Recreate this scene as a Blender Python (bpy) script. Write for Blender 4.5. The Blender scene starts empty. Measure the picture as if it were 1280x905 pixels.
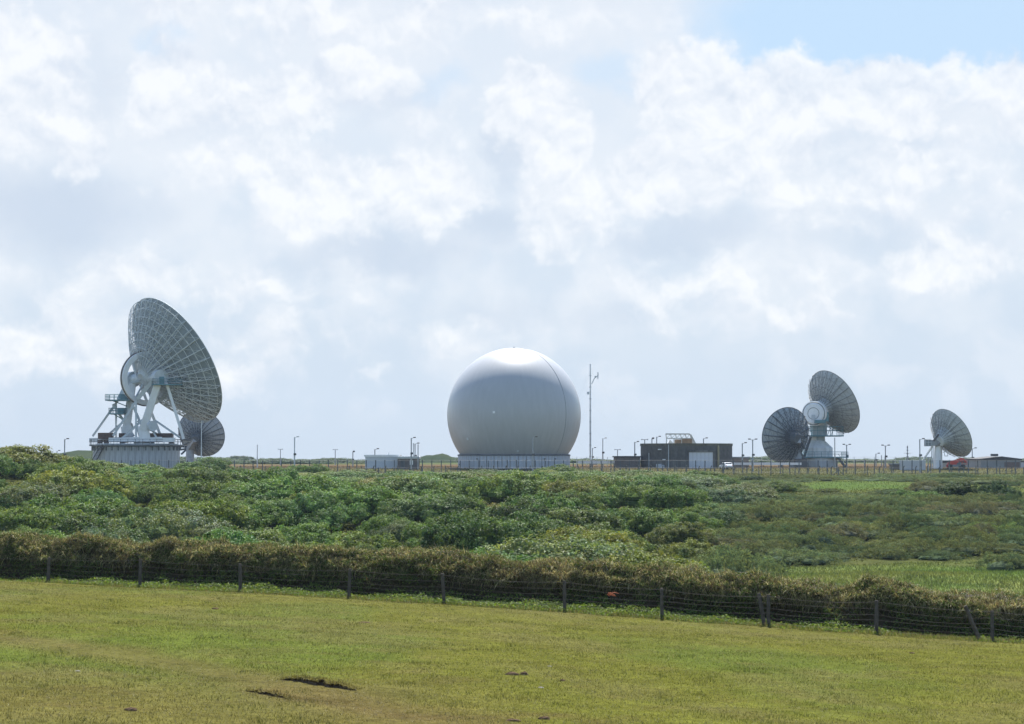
import bpy, math, random
import numpy as np
from mathutils import Vector, Matrix
from mathutils import noise as mnoise

SC = bpy.context.scene
COL = SC.collection

# ------------------------------------------------------------------ camera
FPX = 2500.0                      # focal length in pixels of a 1280 px wide frame
HORIZON = 572.0
EYE = Vector((0.0, 0.0, 3.4))
TILT = math.atan((HORIZON - 452.5) / FPX)
cam_data = bpy.data.cameras.new("camera")
cam_data.sensor_width = 36.0
cam_data.lens = FPX / 1280.0 * 36.0
cam_data.clip_start = 0.5
cam_data.clip_end = 30000.0
cam = bpy.data.objects.new("camera", cam_data)
COL.objects.link(cam)
cam.location = EYE
cam.rotation_euler = (math.radians(90) + TILT, 0, 0)
SC.camera = cam

# ------------------------------------------------------------------ exposure
SC.view_settings.view_transform = 'Standard'
SC.view_settings.look = 'None'
EXPO = 1.0
SC.view_settings.exposure = EXPO
SC.view_settings.gamma = 1.0
SC.view_settings.use_curve_mapping = False

# ------------------------------------------------------------------ sun
SUN_EL = math.radians(57.0)
SUN_AZ = math.radians(3.0)        # straight ahead, a touch to the right
SUN_STRENGTH = 5.0
sun_dir = Vector((math.sin(SUN_AZ) * math.cos(SUN_EL), math.cos(SUN_AZ) * math.cos(SUN_EL), math.sin(SUN_EL)))
sl = bpy.data.lights.new("sun", 'SUN')
sl.energy = SUN_STRENGTH
sl.angle = math.radians(0.53)
sl.color = (1.0, 0.955, 0.88)
so = bpy.data.objects.new("sun", sl)
COL.objects.link(so)
so.rotation_euler = sun_dir.to_track_quat('Z', 'Y').to_euler()
so.location = (0, 0, 200)

# ------------------------------------------------------------------ sky
SKY_STRENGTH = 0.12
world = bpy.data.worlds.new("World")
SC.world = world
world.use_nodes = True
WN = world.node_tree.nodes
WL = world.node_tree.links
WN.clear()


def srgb(r, g, b):
    def f(c):
        c = c / 255.0
        return c / 12.92 if c <= 0.04045 else ((c + 0.055) / 1.055) ** 2.4
    return (f(r), f(g), f(b), 1.0)


def skyc(r, g, b):
    c = srgb(r, g, b)
    k = 1.0 / (SKY_STRENGTH * 2 ** EXPO)
    return (c[0] * k, c[1] * k, c[2] * k, 1.0)


def wmath(op, a, b=None, clamp=False):
    n = WN.new('ShaderNodeMath')
    n.operation = op
    n.use_clamp = clamp
    for k, v in ((0, a), (1, b)):
        if v is None:
            continue
        if isinstance(v, (int, float)):
            n.inputs[k].default_value = v
        else:
            WL.new(v, n.inputs[k])
    return n.outputs[0]


def wramp(v, lo, hi, a=0.0, b=1.0):
    n = WN.new('ShaderNodeMapRange')
    n.interpolation_type = 'SMOOTHSTEP'
    WL.new(v, n.inputs['Value'])
    n.inputs['From Min'].default_value = lo
    n.inputs['From Max'].default_value = hi
    n.inputs['To Min'].default_value = a
    n.inputs['To Max'].default_value = b
    return n.outputs['Result']


def wmix(f, a, b):
    n = WN.new('ShaderNodeMix')
    n.data_type = 'RGBA'
    WL.new(f, n.inputs['Factor']) if not isinstance(f, (int, float)) else setattr(n.inputs['Factor'], 'default_value', f)
    for k, v in (('A', a), ('B', b)):
        s = [i for i in n.inputs if i.name == k and i.type == 'RGBA'][0]
        if isinstance(v, tuple):
            s.default_value = v
        else:
            WL.new(v, s)
    return [o for o in n.outputs if o.type == 'RGBA'][0]


def wnoise(vec, scale, detail=6, rough=0.55, offset=(0, 0, 0)):
    m = WN.new('ShaderNodeVectorMath')
    m.operation = 'ADD'
    WL.new(vec, m.inputs[0])
    m.inputs[1].default_value = offset
    n = WN.new('ShaderNodeTexNoise')
    n.inputs['Scale'].default_value = scale
    n.inputs['Detail'].default_value = detail
    n.inputs['Roughness'].default_value = rough
    WL.new(m.outputs[0], n.inputs['Vector'])
    return n


sky = WN.new('ShaderNodeTexSky')
sky.sky_type = 'NISHITA'
sky.sun_disc = False
sky.sun_elevation = SUN_EL
sky.sun_rotation = SUN_AZ
sky.altitude = 50
sky.air_density = 1.0
sky.dust_density = 0.7
sky.ozone_density = 1.0

tc = WN.new('ShaderNodeTexCoord')
sep = WN.new('ShaderNodeSeparateXYZ')
WL.new(tc.outputs['Generated'], sep.inputs[0])
az = wmath('ARCTAN2', sep.outputs['X'], sep.outputs['Y'])
el = wmath('ARCSINE', sep.outputs['Z'])
comb = WN.new('ShaderNodeCombineXYZ')          # azimuth, elevation in units of 100 "pixels" of the telephoto view
WL.new(wmath('MULTIPLY', az, 25.0), comb.inputs['X'])
WL.new(wmath('MULTIPLY', el, 25.0), comb.inputs['Y'])
ang = comb.outputs[0]
# ragged edges: warp the angles
nz1 = wnoise(ang, 0.9, 5, 0.6)
nz2 = wnoise(ang, 3.2, 4, 0.52, (7.3, 2.1, 4.4))


def vmath(op, a, b):
    n = WN.new('ShaderNodeVectorMath')
    n.operation = op
    for k, v in ((0, a), (1, b)):
        if isinstance(v, tuple):
            n.inputs[k].default_value = v
        else:
            WL.new(v, n.inputs[k])
    return n.outputs[0]


w1 = vmath('MULTIPLY', vmath('SUBTRACT', nz1.outputs['Color'], (0.5, 0.5, 0.5)), (1.5, 1.2, 0))
w2 = vmath('MULTIPLY', vmath('SUBTRACT', nz2.outputs['Color'], (0.5, 0.5, 0.5)), (0.45, 0.40, 0))
warped = vmath('ADD', ang, vmath('ADD', w1, w2))
soft = vmath('ADD', ang, vmath('MULTIPLY', w1, (1.2, 1.0, 0.0)))


def blob(vec, px, py, rx, ry, edge=0.25, weight=1.0):
    d = vmath('MULTIPLY', vmath('SUBTRACT', vec, ((px - 640) / 100.0, (HORIZON - py) / 100.0, 0.0)), (100.0 / rx, 100.0 / ry, 1.0))
    n = WN.new('ShaderNodeVectorMath')
    n.operation = 'LENGTH'
    m = vmath('MULTIPLY', d, (1, 1, 0))
    WL.new(m, n.inputs[0])
    return wramp(n.outputs['Value'], 1.15, edge, 0.0, weight)


def union(vec, blobs):
    acc = None
    for b in blobs:
        o = blob(vec, *b)
        acc = o if acc is None else wmath('MAXIMUM', acc, o)
    return acc

bright = union(warped, [
    (30, 120, 95, 90, 0.55), (105, 185, 60, 55, 0.3), (205, 105, 52, 52, 0.35), (350, 130, 90, 52, 0.5), (440, 95, 80, 42, 0.3, 0.8),
    (300, 205, 120, 70, 0.3, 0.75), (420, 235, 140, 70, 0.4, 0.85), (540, 235, 80, 62, 0.4, 0.95), (655, 135, 62, 60, 0.5),
    (700, 190, 55, 60, 0.4, 0.9), (720, 250, 90, 60, 0.3), (850, 215, 105, 62, 0.5), (870, 105, 95, 62, 0.4), (985, 130, 120, 65, 0.45), (960, 200, 150, 80, 0.2, 0.7), (1150, 215, 150, 70, 0.2, 0.6), (260, 150, 110, 80, 0.2, 0.6), (560, 170, 90, 80, 0.1, 0.4),
    (1120, 130, 95, 62, 0.45), (1250, 145, 70, 62, 0.4), (1190, 320, 120, 45, 0.2, 0.8), (1050, 235, 200, 90, 0.1, 0.55),
    (985, 400, 70, 32, 0.2, 0.6), (850, 390, 150, 60, 0.1, 0.45), (240, 350, 300, 45, 0.1, 0.6), (70, 430, 190, 60, 0.1, 0.65), (360, 430, 260, 45, 0.1, 0.4), (900, 350, 220, 50, 0.1, 0.45), (690, 300, 50, 35, 0.3, 0.7),
    (465, 461, 48, 20, 0.1, 0.42), (420, 25, 560, 48, 0.1, 0.6), (590, 420, 130, 40, 0.1, 0.35), (290, 465, 60, 30, 0.1, 0.45)])
grey = union(soft, [
    (70, 262, 170, 75, 0.2), (480, 312, 150, 42, 0.2, 0.85), (612, 285, 60, 50, 0.2, 0.8), (860, 292, 120, 34, 0.2, 0.8), (640, 185, 42, 50, 0.2, 0.8),
    (1120, 185, 70, 60, 0.1, 0.4), (1040, 290, 180, 50, 0.1, 0.35), (130, 120, 40, 60, 0.2, 0.35), (500, 115, 70, 35, 0.2, 0.4), (620, 390, 110, 26, 0.1, 0.5),
    (750, 395, 60, 30, 0.1, 0.5), (60, 520, 260, 50, 0.1, 0.35)])
blue = union(soft, [
    (1165, 30, 320, 120, 0.62), (765, 85, 60, 34, 0.2, 0.45), (545, 105, 55, 26, 0.2, 0.35), (205, 62, 40, 20, 0.2, 0.4)])

# generic cloud field for everything the picture does not show
cfar = wnoise(tc.outputs['Generated'], 3.1, 9, 0.58, (3.1, 0.7, 1.9))
cl_gen = wramp(cfar.outputs['Fac'], 0.61, 0.75)
in_view = wmath('MULTIPLY', wramp(wmath('ABSOLUTE', az), 0.30, 0.50, 1.0, 0.0), wramp(el, 0.25, 0.40, 1.0, 0.0))

fine = wnoise(warped, 2.6, 8, 0.62, (1.7, 8.8, 0.0))
fineA = wmath('MULTIPLY', wmath('SUBTRACT', fine.outputs['Fac'], 0.5), 0.9)
big = wnoise(ang, 0.8, 4, 0.5, (11.0, 3.0, 0.0))

gentle = vmath('ADD', ang, vmath('MULTIPLY', w1, (0.45, 0.4, 0.0)))
# relief of the billows: brighter where the cloud thins upwards
def relief(scale, detail, rough, step, off):
    a = wnoise(gentle, scale, detail, rough, off)
    b = wnoise(vmath('ADD', gentle, (0.25 * step, step, 0.0)), scale, detail, rough, off)
    return a.outputs['Fac'], wmath('SUBTRACT', a.outputs['Fac'], b.outputs['Fac'])


f1, r1 = relief(1.15, 6, 0.52, 0.22, (1.7, 8.8, 0.0))
f2, r2 = relief(3.4, 5, 0.55, 0.10, (4.2, 1.8, 3.0))
dens = wmath('ADD', wmath('ADD', bright, wmath('MULTIPLY', wmath('SUBTRACT', f1, 0.47), 1.5)), wmath('MULTIPLY', wmath('SUBTRACT', f2, 0.5), 0.5))
cover = wmath('MULTIPLY', wramp(dens, 0.05, 0.78), wramp(bright, 0.0, 0.14))
lit = wmath('ADD', wmath('ADD', 0.44, wmath('MULTIPLY', r1, 3.0)), wmath('ADD', wmath('MULTIPLY', r2, 1.6), wmath('MULTIPLY', bright, 0.22)), True)

# veil of thin cloud between horizon and top of the frame
elr = wramp(el, 0.0, 0.20)
veil = wmix(elr, skyc(204, 219, 236), skyc(225, 234, 245))
veil = wmix(wmath('MULTIPLY', wramp(big.outputs['Fac'], 0.40, 0.62), wramp(el, 0.02, 0.10, 0.0, 0.6)), veil, skyc(236, 241, 248))
veil = wmix(wmath('MULTIPLY', wramp(f1, 0.46, 0.62), wramp(el, 0.005, 0.04, 0.0, 0.45)), veil, skyc(232, 238, 247))
veil = wmix(wmath('MULTIPLY', grey, 0.78), veil, skyc(201, 214, 232))
bl = wmath('MULTIPLY', blue, 0.97)
veil = wmix(bl, veil, skyc(196, 224, 251))
veil = wmix(wmath('MULTIPLY', cover, 0.92), veil, wmix(lit, skyc(222, 230, 242), skyc(250, 252, 255)))

gen_cloud = wmix(wramp(fine.outputs['Fac'], 0.35, 0.62), skyc(176, 193, 217), skyc(222, 229, 240))
gen = wmix(wmath('MULTIPLY', cl_gen, 0.9), sky.outputs['Color'], gen_cloud)
hz = wramp(el, 0.0, 0.12, 1.0, 0.0)
gen = wmix(wmath('MULTIPLY', hz, 0.18), gen, skyc(196, 212, 234))
inv = wmix(wmath('MULTIPLY', in_view, 0.97), gen, veil)

bg = WN.new('ShaderNodeBackground')
bg.inputs['Strength'].default_value = SKY_STRENGTH
WL.new(inv, bg.inputs['Color'])
wo = WN.new('ShaderNodeOutputWorld')
WL.new(bg.outputs[0], wo.inputs['Surface'])

world.cycles.sampling_method = 'MANUAL'
world.cycles.sample_map_resolution = 512

# ------------------------------------------------------------------ helpers
CT, ST = math.cos(TILT), math.sin(TILT)


def ray(px, py):
    u = (px - 640.0) / FPX
    v = (452.5 - py) / FPX
    d = Vector((u, CT - v * ST, ST + v * CT))
    return d / d.y


def P(px, py, d):
    """Point seen at photo pixel (px, py), d metres ahead of the camera."""
    return EYE + ray(px, py) * d


def mpp(d):
    return d / FPX


def hash2(ix, iy, seed):
    h = (ix.astype(np.int64) * 374761393 + iy.astype(np.int64) * 668265263 + seed * 974711) & 0x7fffffff
    h = ((h ^ (h >> 13)) * 1274126177) & 0x7fffffff
    h = h ^ (h >> 16)
    return (h & 0xffff) / 65535.0


def vn(x, y, seed=0):
    x = np.asarray(x, float)
    y = np.asarray(y, float)
    ix = np.floor(x)
    iy = np.floor(y)
    fx = x - ix
    fy = y - iy
    fx = fx * fx * (3 - 2 * fx)
    fy = fy * fy * (3 - 2 * fy)
    a = hash2(ix, iy, seed)
    b = hash2(ix + 1, iy, seed)
    c = hash2(ix, iy + 1, seed)
    d = hash2(ix + 1, iy + 1, seed)
    return (a * (1 - fx) + b * fx) * (1 - fy) + (c * (1 - fx) + d * fx) * fy


def fbm(x, y, seed=0, octv=4):
    s = 0
    a = 0.5
    for k in range(octv):
        s = s + a * vn(x * 2 ** k, y * 2 ** k, seed + k * 17)
        a *= 0.5
    return s / (1 - 0.5 ** octv)


def sstep(a, b, x):
    t = np.clip((np.asarray(x, float) - a) / (b - a), 0, 1)
    return t * t * (3 - 2 * t)


# ---------------------------------------------------------------- materials
MATS = {}


def principled(name):
    m = bpy.data.materials.new(name)
    m.use_nodes = True
    nt = m.node_tree
    return m, nt, nt.nodes['Principled BSDF']


def mnode(nt, typ, **kw):
    n = nt.nodes.new(typ)
    for k, v in kw.items():
        setattr(n, k, v)
    return n


def mixc(nt, f, a, b, blend='MIX'):
    n = nt.nodes.new('ShaderNodeMix')
    n.data_type = 'RGBA'
    n.blend_type = blend
    ca = [i for i in n.inputs if i.type == 'RGBA']
    fac = n.inputs['Factor']
    for s, v in ((fac, f), (ca[0], a), (ca[1], b)):
        if isinstance(v, (int, float)):
            s.default_value = v
        elif isinstance(v, tuple):
            s.default_value = v if len(v) == 4 else (*v, 1)
        else:
            nt.links.new(v, s)
    return [o for o in n.outputs if o.type == 'RGBA'][0]


def mat(name, col, rough=0.6, var=0.25, scale=0.8, metal=0.0, streak=None, spec=0.4, bump=0.0, bscale=6.0):
    """Painted / concrete / metal surface: base colour broken by object-space noise, optional vertical weather streaks."""
    if name in MATS:
        return MATS[name]
    m, nt, bs = principled(name)
    tcn = mnode(nt, 'ShaderNodeTexCoord')
    nz = mnode(nt, 'ShaderNodeTexNoise')
    nz.inputs['Scale'].default_value = scale
    nz.inputs['Detail'].default_value = 6
    nz.inputs['Roughness'].default_value = 0.6
    nt.links.new(tcn.outputs['Object'], nz.inputs['Vector'])
    mr = mnode(nt, 'ShaderNodeMapRange')
    mr.inputs['From Min'].default_value = 0.3
    mr.inputs['From Max'].default_value = 0.7
    nt.links.new(nz.outputs['Fac'], mr.inputs['Value'])
    lo = tuple(c * (1 - var) for c in col)
    hi = tuple(min(0.95, c * (1 + var * 0.6)) for c in col)
    c = mixc(nt, mr.outputs['Result'], lo, hi)
    if streak:
        mp = mnode(nt, 'ShaderNodeMapping')
        mp.inputs['Scale'].default_value = (1.6, 1.6, 0.09)
        nt.links.new(tcn.outputs['Object'], mp.inputs['Vector'])
        n2 = mnode(nt, 'ShaderNodeTexNoise')
        n2.inputs['Scale'].default_value = streak[2] if len(streak) > 2 else 1.0
        n2.inputs['Detail'].default_value = 5
        n2.inputs['Roughness'].default_value = 0.7
        nt.links.new(mp.outputs[0], n2.inputs['Vector'])
        m2 = mnode(nt, 'ShaderNodeMapRange')
        m2.inputs['From Min'].default_value = 0.48
        m2.inputs['From Max'].default_value = 0.66
        m2.inputs['To Max'].default_value = streak[1]
        nt.links.new(n2.outputs['Fac'], m2.inputs['Value'])
        c = mixc(nt, m2.outputs['Result'], c, streak[0])
    nt.links.new(c, bs.inputs['Base Color'])
    bs.inputs['Roughness'].default_value = rough
    bs.inputs['Metallic'].default_value = metal
    bs.inputs['Specular IOR Level'].default_value = spec
    if bump:
        nb = mnode(nt, 'ShaderNodeTexNoise')
        nb.inputs['Scale'].default_value = bscale
        nb.inputs['Detail'].default_value = 6
        nt.links.new(tcn.outputs['Object'], nb.inputs['Vector'])
        bp = mnode(nt, 'ShaderNodeBump')
        bp.inputs['Strength'].default_value = bump
        bp.inputs['Distance'].default_value = 0.05
        nt.links.new(nb.outputs['Fac'], bp.inputs['Height'])
        nt.links.new(bp.outputs[0], bs.inputs['Normal'])
    MATS[name] = m
    return m


def leaf_mat(name, use_object_color=True, transl=0.35, rough=0.55, spec=0.25, tr_tint=(1.25, 1.2, 0.55)):
    """Foliage: colour attribute 'tint' times the object's own colour, with light passing through the leaf."""
    m = bpy.data.materials.new(name)
    m.use_nodes = True
    nt = m.node_tree
    nt.nodes.clear()
    at = mnode(nt, 'ShaderNodeAttribute', attribute_name='tint')
    c = at.outputs['Color']
    if use_object_color:
        oi = mnode(nt, 'ShaderNodeObjectInfo')
        c = mixc(nt, 1.0, c, oi.outputs['Color'], 'MULTIPLY')
    bs = mnode(nt, 'ShaderNodeBsdfPrincipled')
    bs.inputs['Roughness'].default_value = rough
    bs.inputs['Specular IOR Level'].default_value = spec
    nt.links.new(c, bs.inputs['Base Color'])
    tr = mnode(nt, 'ShaderNodeBsdfTranslucent')
    ct = mixc(nt, 1.0, c, tr_tint, 'MULTIPLY')
    nt.links.new(ct, tr.inputs['Color'])
    mx = mnode(nt, 'ShaderNodeMixShader')
    mx.inputs[0].default_value = transl
    nt.links.new(bs.outputs[0], mx.inputs[1])
    nt.links.new(tr.outputs[0], mx.inputs[2])
    out = mnode(nt, 'ShaderNodeOutputMaterial')
    nt.links.new(mx.outputs[0], out.inputs['Surface'])
    return m


# ---------------------------------------------------------------- objects
def link_mesh(name, me, parent=None, loc=None, matrix=None):
    o = bpy.data.objects.new(name, me)
    COL.objects.link(o)
    if parent is not None:
        o.parent = parent
    if loc is not None:
        o.location = loc
    if matrix is not None:
        o.matrix_local = matrix
    return o


def tag(o, label=None, cat=None, group=None, kind=None):
    if label:
        o['label'] = label
    if cat:
        o['category'] = cat
    if group:
        o['group'] = group
    if kind:
        o['kind'] = kind
    return o


def thing(name, label, cat, loc=(0, 0, 0), group=None, rz=0.0):
    o = bpy.data.objects.new(name, None)
    o.empty_display_size = 0.5
    COL.objects.link(o)
    o.location = loc
    o.rotation_euler = (0, 0, rz)
    return tag(o, label, cat, group)


def kids(o):
    return [c for c in bpy.data.objects if c.parent is o]


def copy_tree(root, children, loc, rz=None, label=None, group=None):
    """Copy a thing and the given list of its parts; mesh data shared."""
    r = root.copy()
    COL.objects.link(r)
    r.location = loc
    if rz is not None:
        r.rotation_euler = (0, 0, rz)
    if label:
        r['label'] = label
    if group:
        r['group'] = group
    out = []
    for c in children:
        d = c.copy()
        COL.objects.link(d)
        d.parent = r
        out.append(d)
    return r, out


def np_mesh(name, V, faces_flat, nper, material=None, tint=None, smooth=False):
    """Mesh from numpy arrays: V (n,3), faces_flat (m*nper), optional per-vertex colour."""
    me = bpy.data.meshes.new(name)
    V = np.asarray(V, np.float32)
    F = np.asarray(faces_flat, np.int32).ravel()
    nf = len(F) // nper
    me.vertices.add(len(V))
    me.vertices.foreach_set('co', V.ravel())
    me.loops.add(len(F))
    me.loops.foreach_set('vertex_index', F)
    me.polygons.add(nf)
    me.polygons.foreach_set('loop_start', np.arange(0, nf * nper, nper, dtype=np.int32))
    me.polygons.foreach_set('loop_total', np.full(nf, nper, np.int32))
    me.polygons.foreach_set('use_smooth', np.full(nf, bool(smooth)))
    if tint is not None:
        a = me.color_attributes.new('tint', 'FLOAT_COLOR', 'POINT')
        t = np.ones((len(V), 4), np.float32)
        t[:, :3] = tint
        a.data.foreach_set('color', t.ravel())
    me.update(calc_edges=True)
    if material:
        me.materials.append(material)
    return me


class MB:
    """Collects simple solids, then becomes one mesh object."""

    def __init__(self):
        self.v = []
        self.f = []

    def add(self, vs, fs):
        n = len(self.v)
        self.v += [tuple(p) for p in vs]
        self.f += [tuple(i + n for i in f) for f in fs]
        return self

    def box(self, c, s, rz=0.0, m=None):
        hx, hy, hz = s[0] / 2, s[1] / 2, s[2] / 2
        pts = [Vector((x, y, z)) for z in (-hz, hz) for (x, y) in ((-hx, -hy), (hx, -hy), (hx, hy), (-hx, hy))]
        R = m if m is not None else Matrix.Rotation(rz, 3, 'Z')
        c = Vector(c)
        pts = [R @ p + c for p in pts]
        return self.add(pts, [(3, 2, 1, 0), (4, 5, 6, 7), (0, 1, 5, 4), (1, 2, 6, 5), (2, 3, 7, 6), (3, 0, 4, 7)])

    def beam(self, p0, p1, w, h, up=Vector((0, 0, 1)), w1=None, h1=None):
        """Rectangular beam from p0 to p1, width w across, h along up; may taper to w1, h1."""
        p0, p1 = Vector(p0), Vector(p1)
        d = (p1 - p0).normalized()
        s = d.cross(up)
        if s.length < 1e-4:
            s = d.cross(Vector((0, 1, 0)))
        s.normalize()
        t = s.cross(d).normalized()
        w1 = w if w1 is None else w1
        h1 = h if h1 is None else h1
        pts = []
        for p, ww, hh in ((p0, w, h), (p1, w1, h1)):
            pts += [p - s * ww / 2 - t * hh / 2, p + s * ww / 2 - t * hh / 2, p + s * ww / 2 + t * hh / 2, p - s * ww / 2 + t * hh / 2]
        return self.add(pts, [(3, 2, 1, 0), (4, 5, 6, 7), (0, 1, 5, 4), (1, 2, 6, 5), (2, 3, 7, 6), (3, 0, 4, 7)])

    def tube(self, p0, p1, r0, r1=None, n=6, caps=True):
        p0, p1 = Vector(p0), Vector(p1)
        r1 = r0 if r1 is None else r1
        d = (p1 - p0)
        if d.length < 1e-6:
            return self
        d.normalize()
        a = d.cross(Vector((0, 0, 1)))
        if a.length < 1e-3:
            a = d.cross(Vector((1, 0, 0)))
        a.normalize()
        b = d.cross(a)
        pts = []
        for p, r in ((p0, r0), (p1, r1)):
            for k in range(n):
                t = 2 * math.pi * k / n
                pts.append(p + (a * math.cos(t) + b * math.sin(t)) * r)
        fs = [(k, k + n, (k + 1) % n + n, (k + 1) % n) for k in range(n)]
        if caps:
            fs += [tuple(range(n)), tuple(range(2 * n - 1, n - 1, -1))]
        return self.add(pts, fs)

    def poly(self, pts, r, n=5, closed=False):
        k = len(pts)
        for i in range(k if closed else k - 1):
            self.tube(pts[i], pts[(i + 1) % k], r, n=n, caps=False)
        return self

    def lathe(self, prof, n=48, c=(0, 0, 0), a0=0.0, a1=2 * math.pi):
        """Revolve (r, z) profile about Z through c."""
        c = Vector(c)
        full = abs(a1 - a0 - 2 * math.pi) < 1e-6
        cols = n if full else n + 1
        pts = []
        for k in range(cols):
            t = a0 + (a1 - a0) * k / n
            for r, z in prof:
                pts.append(c + Vector((r * math.sin(t), -r * math.cos(t), z)))
        m = len(prof)
        fs = []
        for k in range(n):
            k2 = (k + 1) % cols
            for j in range(m - 1):
                fs.append((k * m + j, k2 * m + j, k2 * m + j + 1, k * m + j + 1))
        return self.add(pts, fs)

    def prism(self, poly, depth_vec):
        """Extrude a polygon (list of 3-D points) along depth_vec."""
        n = len(poly)
        dv = Vector(depth_vec)
        pts = [Vector(p) for p in poly] + [Vector(p) + dv for p in poly]
        fs = [tuple(range(n)), tuple(range(2 * n - 1, n - 1, -1))]
        fs += [(i, i + n, (i + 1) % n + n, (i + 1) % n) for i in range(n)]
        return self.add(pts, fs)

    def mesh(self, name, material, smooth=False, bevel=0.0):
        me = bpy.data.meshes.new(name)
        me.from_pydata(self.v, [], self.f)
        import bmesh
        bm = bmesh.new()
        bm.from_mesh(me)
        bmesh.ops.recalc_face_normals(bm, faces=bm.faces)
        if bevel:
            bmesh.ops.bevel(bm, geom=[e for e in bm.edges if e.is_manifold and e.calc_face_angle(0) > 0.6], offset=bevel, segments=1, affect='EDGES', profile=0.5)
        bm.to_mesh(me)
        bm.free()
        if material:
            me.materials.append(material)
        if smooth:
            me.polygons.foreach_set('use_smooth', np.ones(len(me.polygons), bool))
            me.set_sharp_from_angle(angle=math.radians(38))
        return me

    def build(self, name, material, parent=None, smooth=False, bevel=0.0, matrix=None):
        return link_mesh(name, self.mesh(name, material, smooth, bevel), parent, matrix=matrix)


# ------------------------------------------------------------------ terrain
ZY = [(-400, 1.0), (-20, 0.6), (0, -0.15), (35, -1.2), (80, -2.65), (86, -3.0), (95, -4.3), (112, -5.3), (130, -5.8), (165, -5.9), (190, -4.9), (225, -3.3), (260, -2.2), (300, -1.4),
      (350, -0.9), (382, -0.6), (398, -0.35), (410, 0.0), (440, 1.0), (800, 1.0), (1500, 0.6), (3000, -2.0), (20000, -60.0)]
ZYa = np.array(ZY)


def ground_z(x, y):
    x = np.asarray(x, float)
    y = np.asarray(y, float)
    z = np.interp(y, ZYa[:, 0], ZYa[:, 1])
    # the field falls to the right
    tilt = -0.052 * np.clip(x, -60, 60)
    z = z + tilt * (1 - sstep(82, 125, y)) * sstep(-60, 0, y)
    # rise on the left of the valley
    z = z + 3.6 * np.exp(-((x + 78) / 26.0) ** 2 - ((y - 262) / 60.0) ** 2)
    # gentle undulation
    val = sstep(95, 130, y) * (1 - sstep(360, 398, y))
    z = z + val * (fbm(x / 38.0, y / 38.0, 3, 3) - 0.5) * 1.6
    fld = 1 - sstep(82, 95, y)
    z = z + fld * ((fbm(x / 9.0, y / 9.0, 8, 3) - 0.5) * 0.22 + (fbm(x / 1.6, y / 1.6, 9, 3) - 0.5) * 0.05)
    far = sstep(480, 700, y)
    z = z + far * (fbm(x / 160.0, y / 160.0, 21, 3) - 0.5) * 1.6
    return z


def gz(x, y):
    return float(ground_z(np.array([x]), np.array([y]))[0])


def on_ground(px, py, d0=20.0, d1=2000.0):
    """Where the view ray through a photo pixel meets the ground."""
    r = ray(px, py)
    ds = np.geomspace(d0, d1, 4000)
    zs = EYE.z + r.z * ds - ground_z(r.x * ds, ds)
    i = int(np.argmax(zs < 0))
    d = ds[i]
    return Vector((r.x * d, d, gz(r.x * d, d)))


# worn, brownish band across the field (an old vehicle track) and where it runs
TRACK = [on_ground(*p) for p in ((-60, 790), (60, 805), (200, 826), (330, 850), (420, 872), (520, 896), (640, 930))]
TRACK2 = [on_ground(*p) for p in ((330, 867), (420, 880), (520, 898), (700, 893), (840, 925))]


def seg_dist(x, y, pts):
    best = np.full(np.shape(x), 1e9)
    for a, b in zip(pts[:-1], pts[1:]):
        ax, ay, bx, by = a.x, a.y, b.x, b.y
        t = np.clip(((x - ax) * (bx - ax) + (y - ay) * (by - ay)) / ((bx - ax) ** 2 + (by - ay) ** 2), 0, 1)
        best = np.minimum(best, np.hypot(x - ax - t * (bx - ax), y - ay - t * (by - ay)))
    return best


MEADOWS = [  # centre x, y, half-width, half-depth of the open grass patches among the scrub (world metres)
    (44.0, 140.0, 30.5, 31.0), (57.0, 322.0, 12.5, 30.0), (72.5, 303.0, 11.0, 28.0), (70.0, 364.0, 9.0, 10.0), (54.5, 214.0, 5.0, 10.0)]


def meadow_mask(x, y):
    x = np.asarray(x, float)
    y = np.asarray(y, float)
    wob = (fbm(x / 7.0, y / 7.0, 31, 3) - 0.5) * 0.5
    m = np.zeros(np.shape(x))
    for cx, cy, hx, hy in MEADOWS:
        d = np.sqrt(((x - cx) / hx) ** 2 + ((y - cy) / hy) ** 2) + wob
        m = np.maximum(m, 1 - sstep(0.9, 1.08, d))
    return m


def lerp3(a, b, t):
    t = np.asarray(t)[:, None]
    return np.asarray(a) * (1 - t) + np.asarray(b) * t


FIELD_GREEN = np.array((0.094, 0.098, 0.020))
FIELD_LUSH = np.array((0.078, 0.099, 0.020))
FIELD_STRAW = np.array((0.106, 0.098, 0.036))
FIELD_BROWN = np.array((0.098, 0.073, 0.032))


def field_color(x, y):
    x = np.asarray(x, float)
    y = np.asarray(y, float)
    n1 = fbm(x / 7.0, y / 14.0, 41, 4)
    n2 = fbm(x / 2.2, y / 4.0, 43, 4)
    n3 = fbm(x / 0.7, y / 0.7, 47, 3)
    c = lerp3(FIELD_GREEN, FIELD_LUSH, sstep(0.45, 0.68, n1))
    c = lerp3(c, FIELD_STRAW, sstep(0.42, 0.72, n2) * 0.55)
    c = lerp3(c, FIELD_STRAW, sstep(52, 84, y + (n1 - 0.5) * 30) * 0.30)
    c = lerp3(c, FIELD_BROWN, sstep(0.55, 0.8, n3) * 0.28)
    c = lerp3(c, FIELD_BROWN * 1.1, sstep(0.5, -4.0, x + (n2 - 0.5) * 5) * sstep(45, 38, y + (n1 - 0.5) * 8) * 0.45)
    d = seg_dist(x, y, TRACK) + (n2 - 0.5) * 2.4 + (n3 - 0.5) * 0.6
    c = lerp3(c, FIELD_BROWN, (1 - sstep(0.2, 2.2, d)) * 0.52)
    d2 = seg_dist(x, y, TRACK2) + (n3 - 0.5) * 0.8
    c = lerp3(c, FIELD_BROWN * 0.8, (1 - sstep(0.05, 0.6, d2)) * 0.6)
    return c


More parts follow.
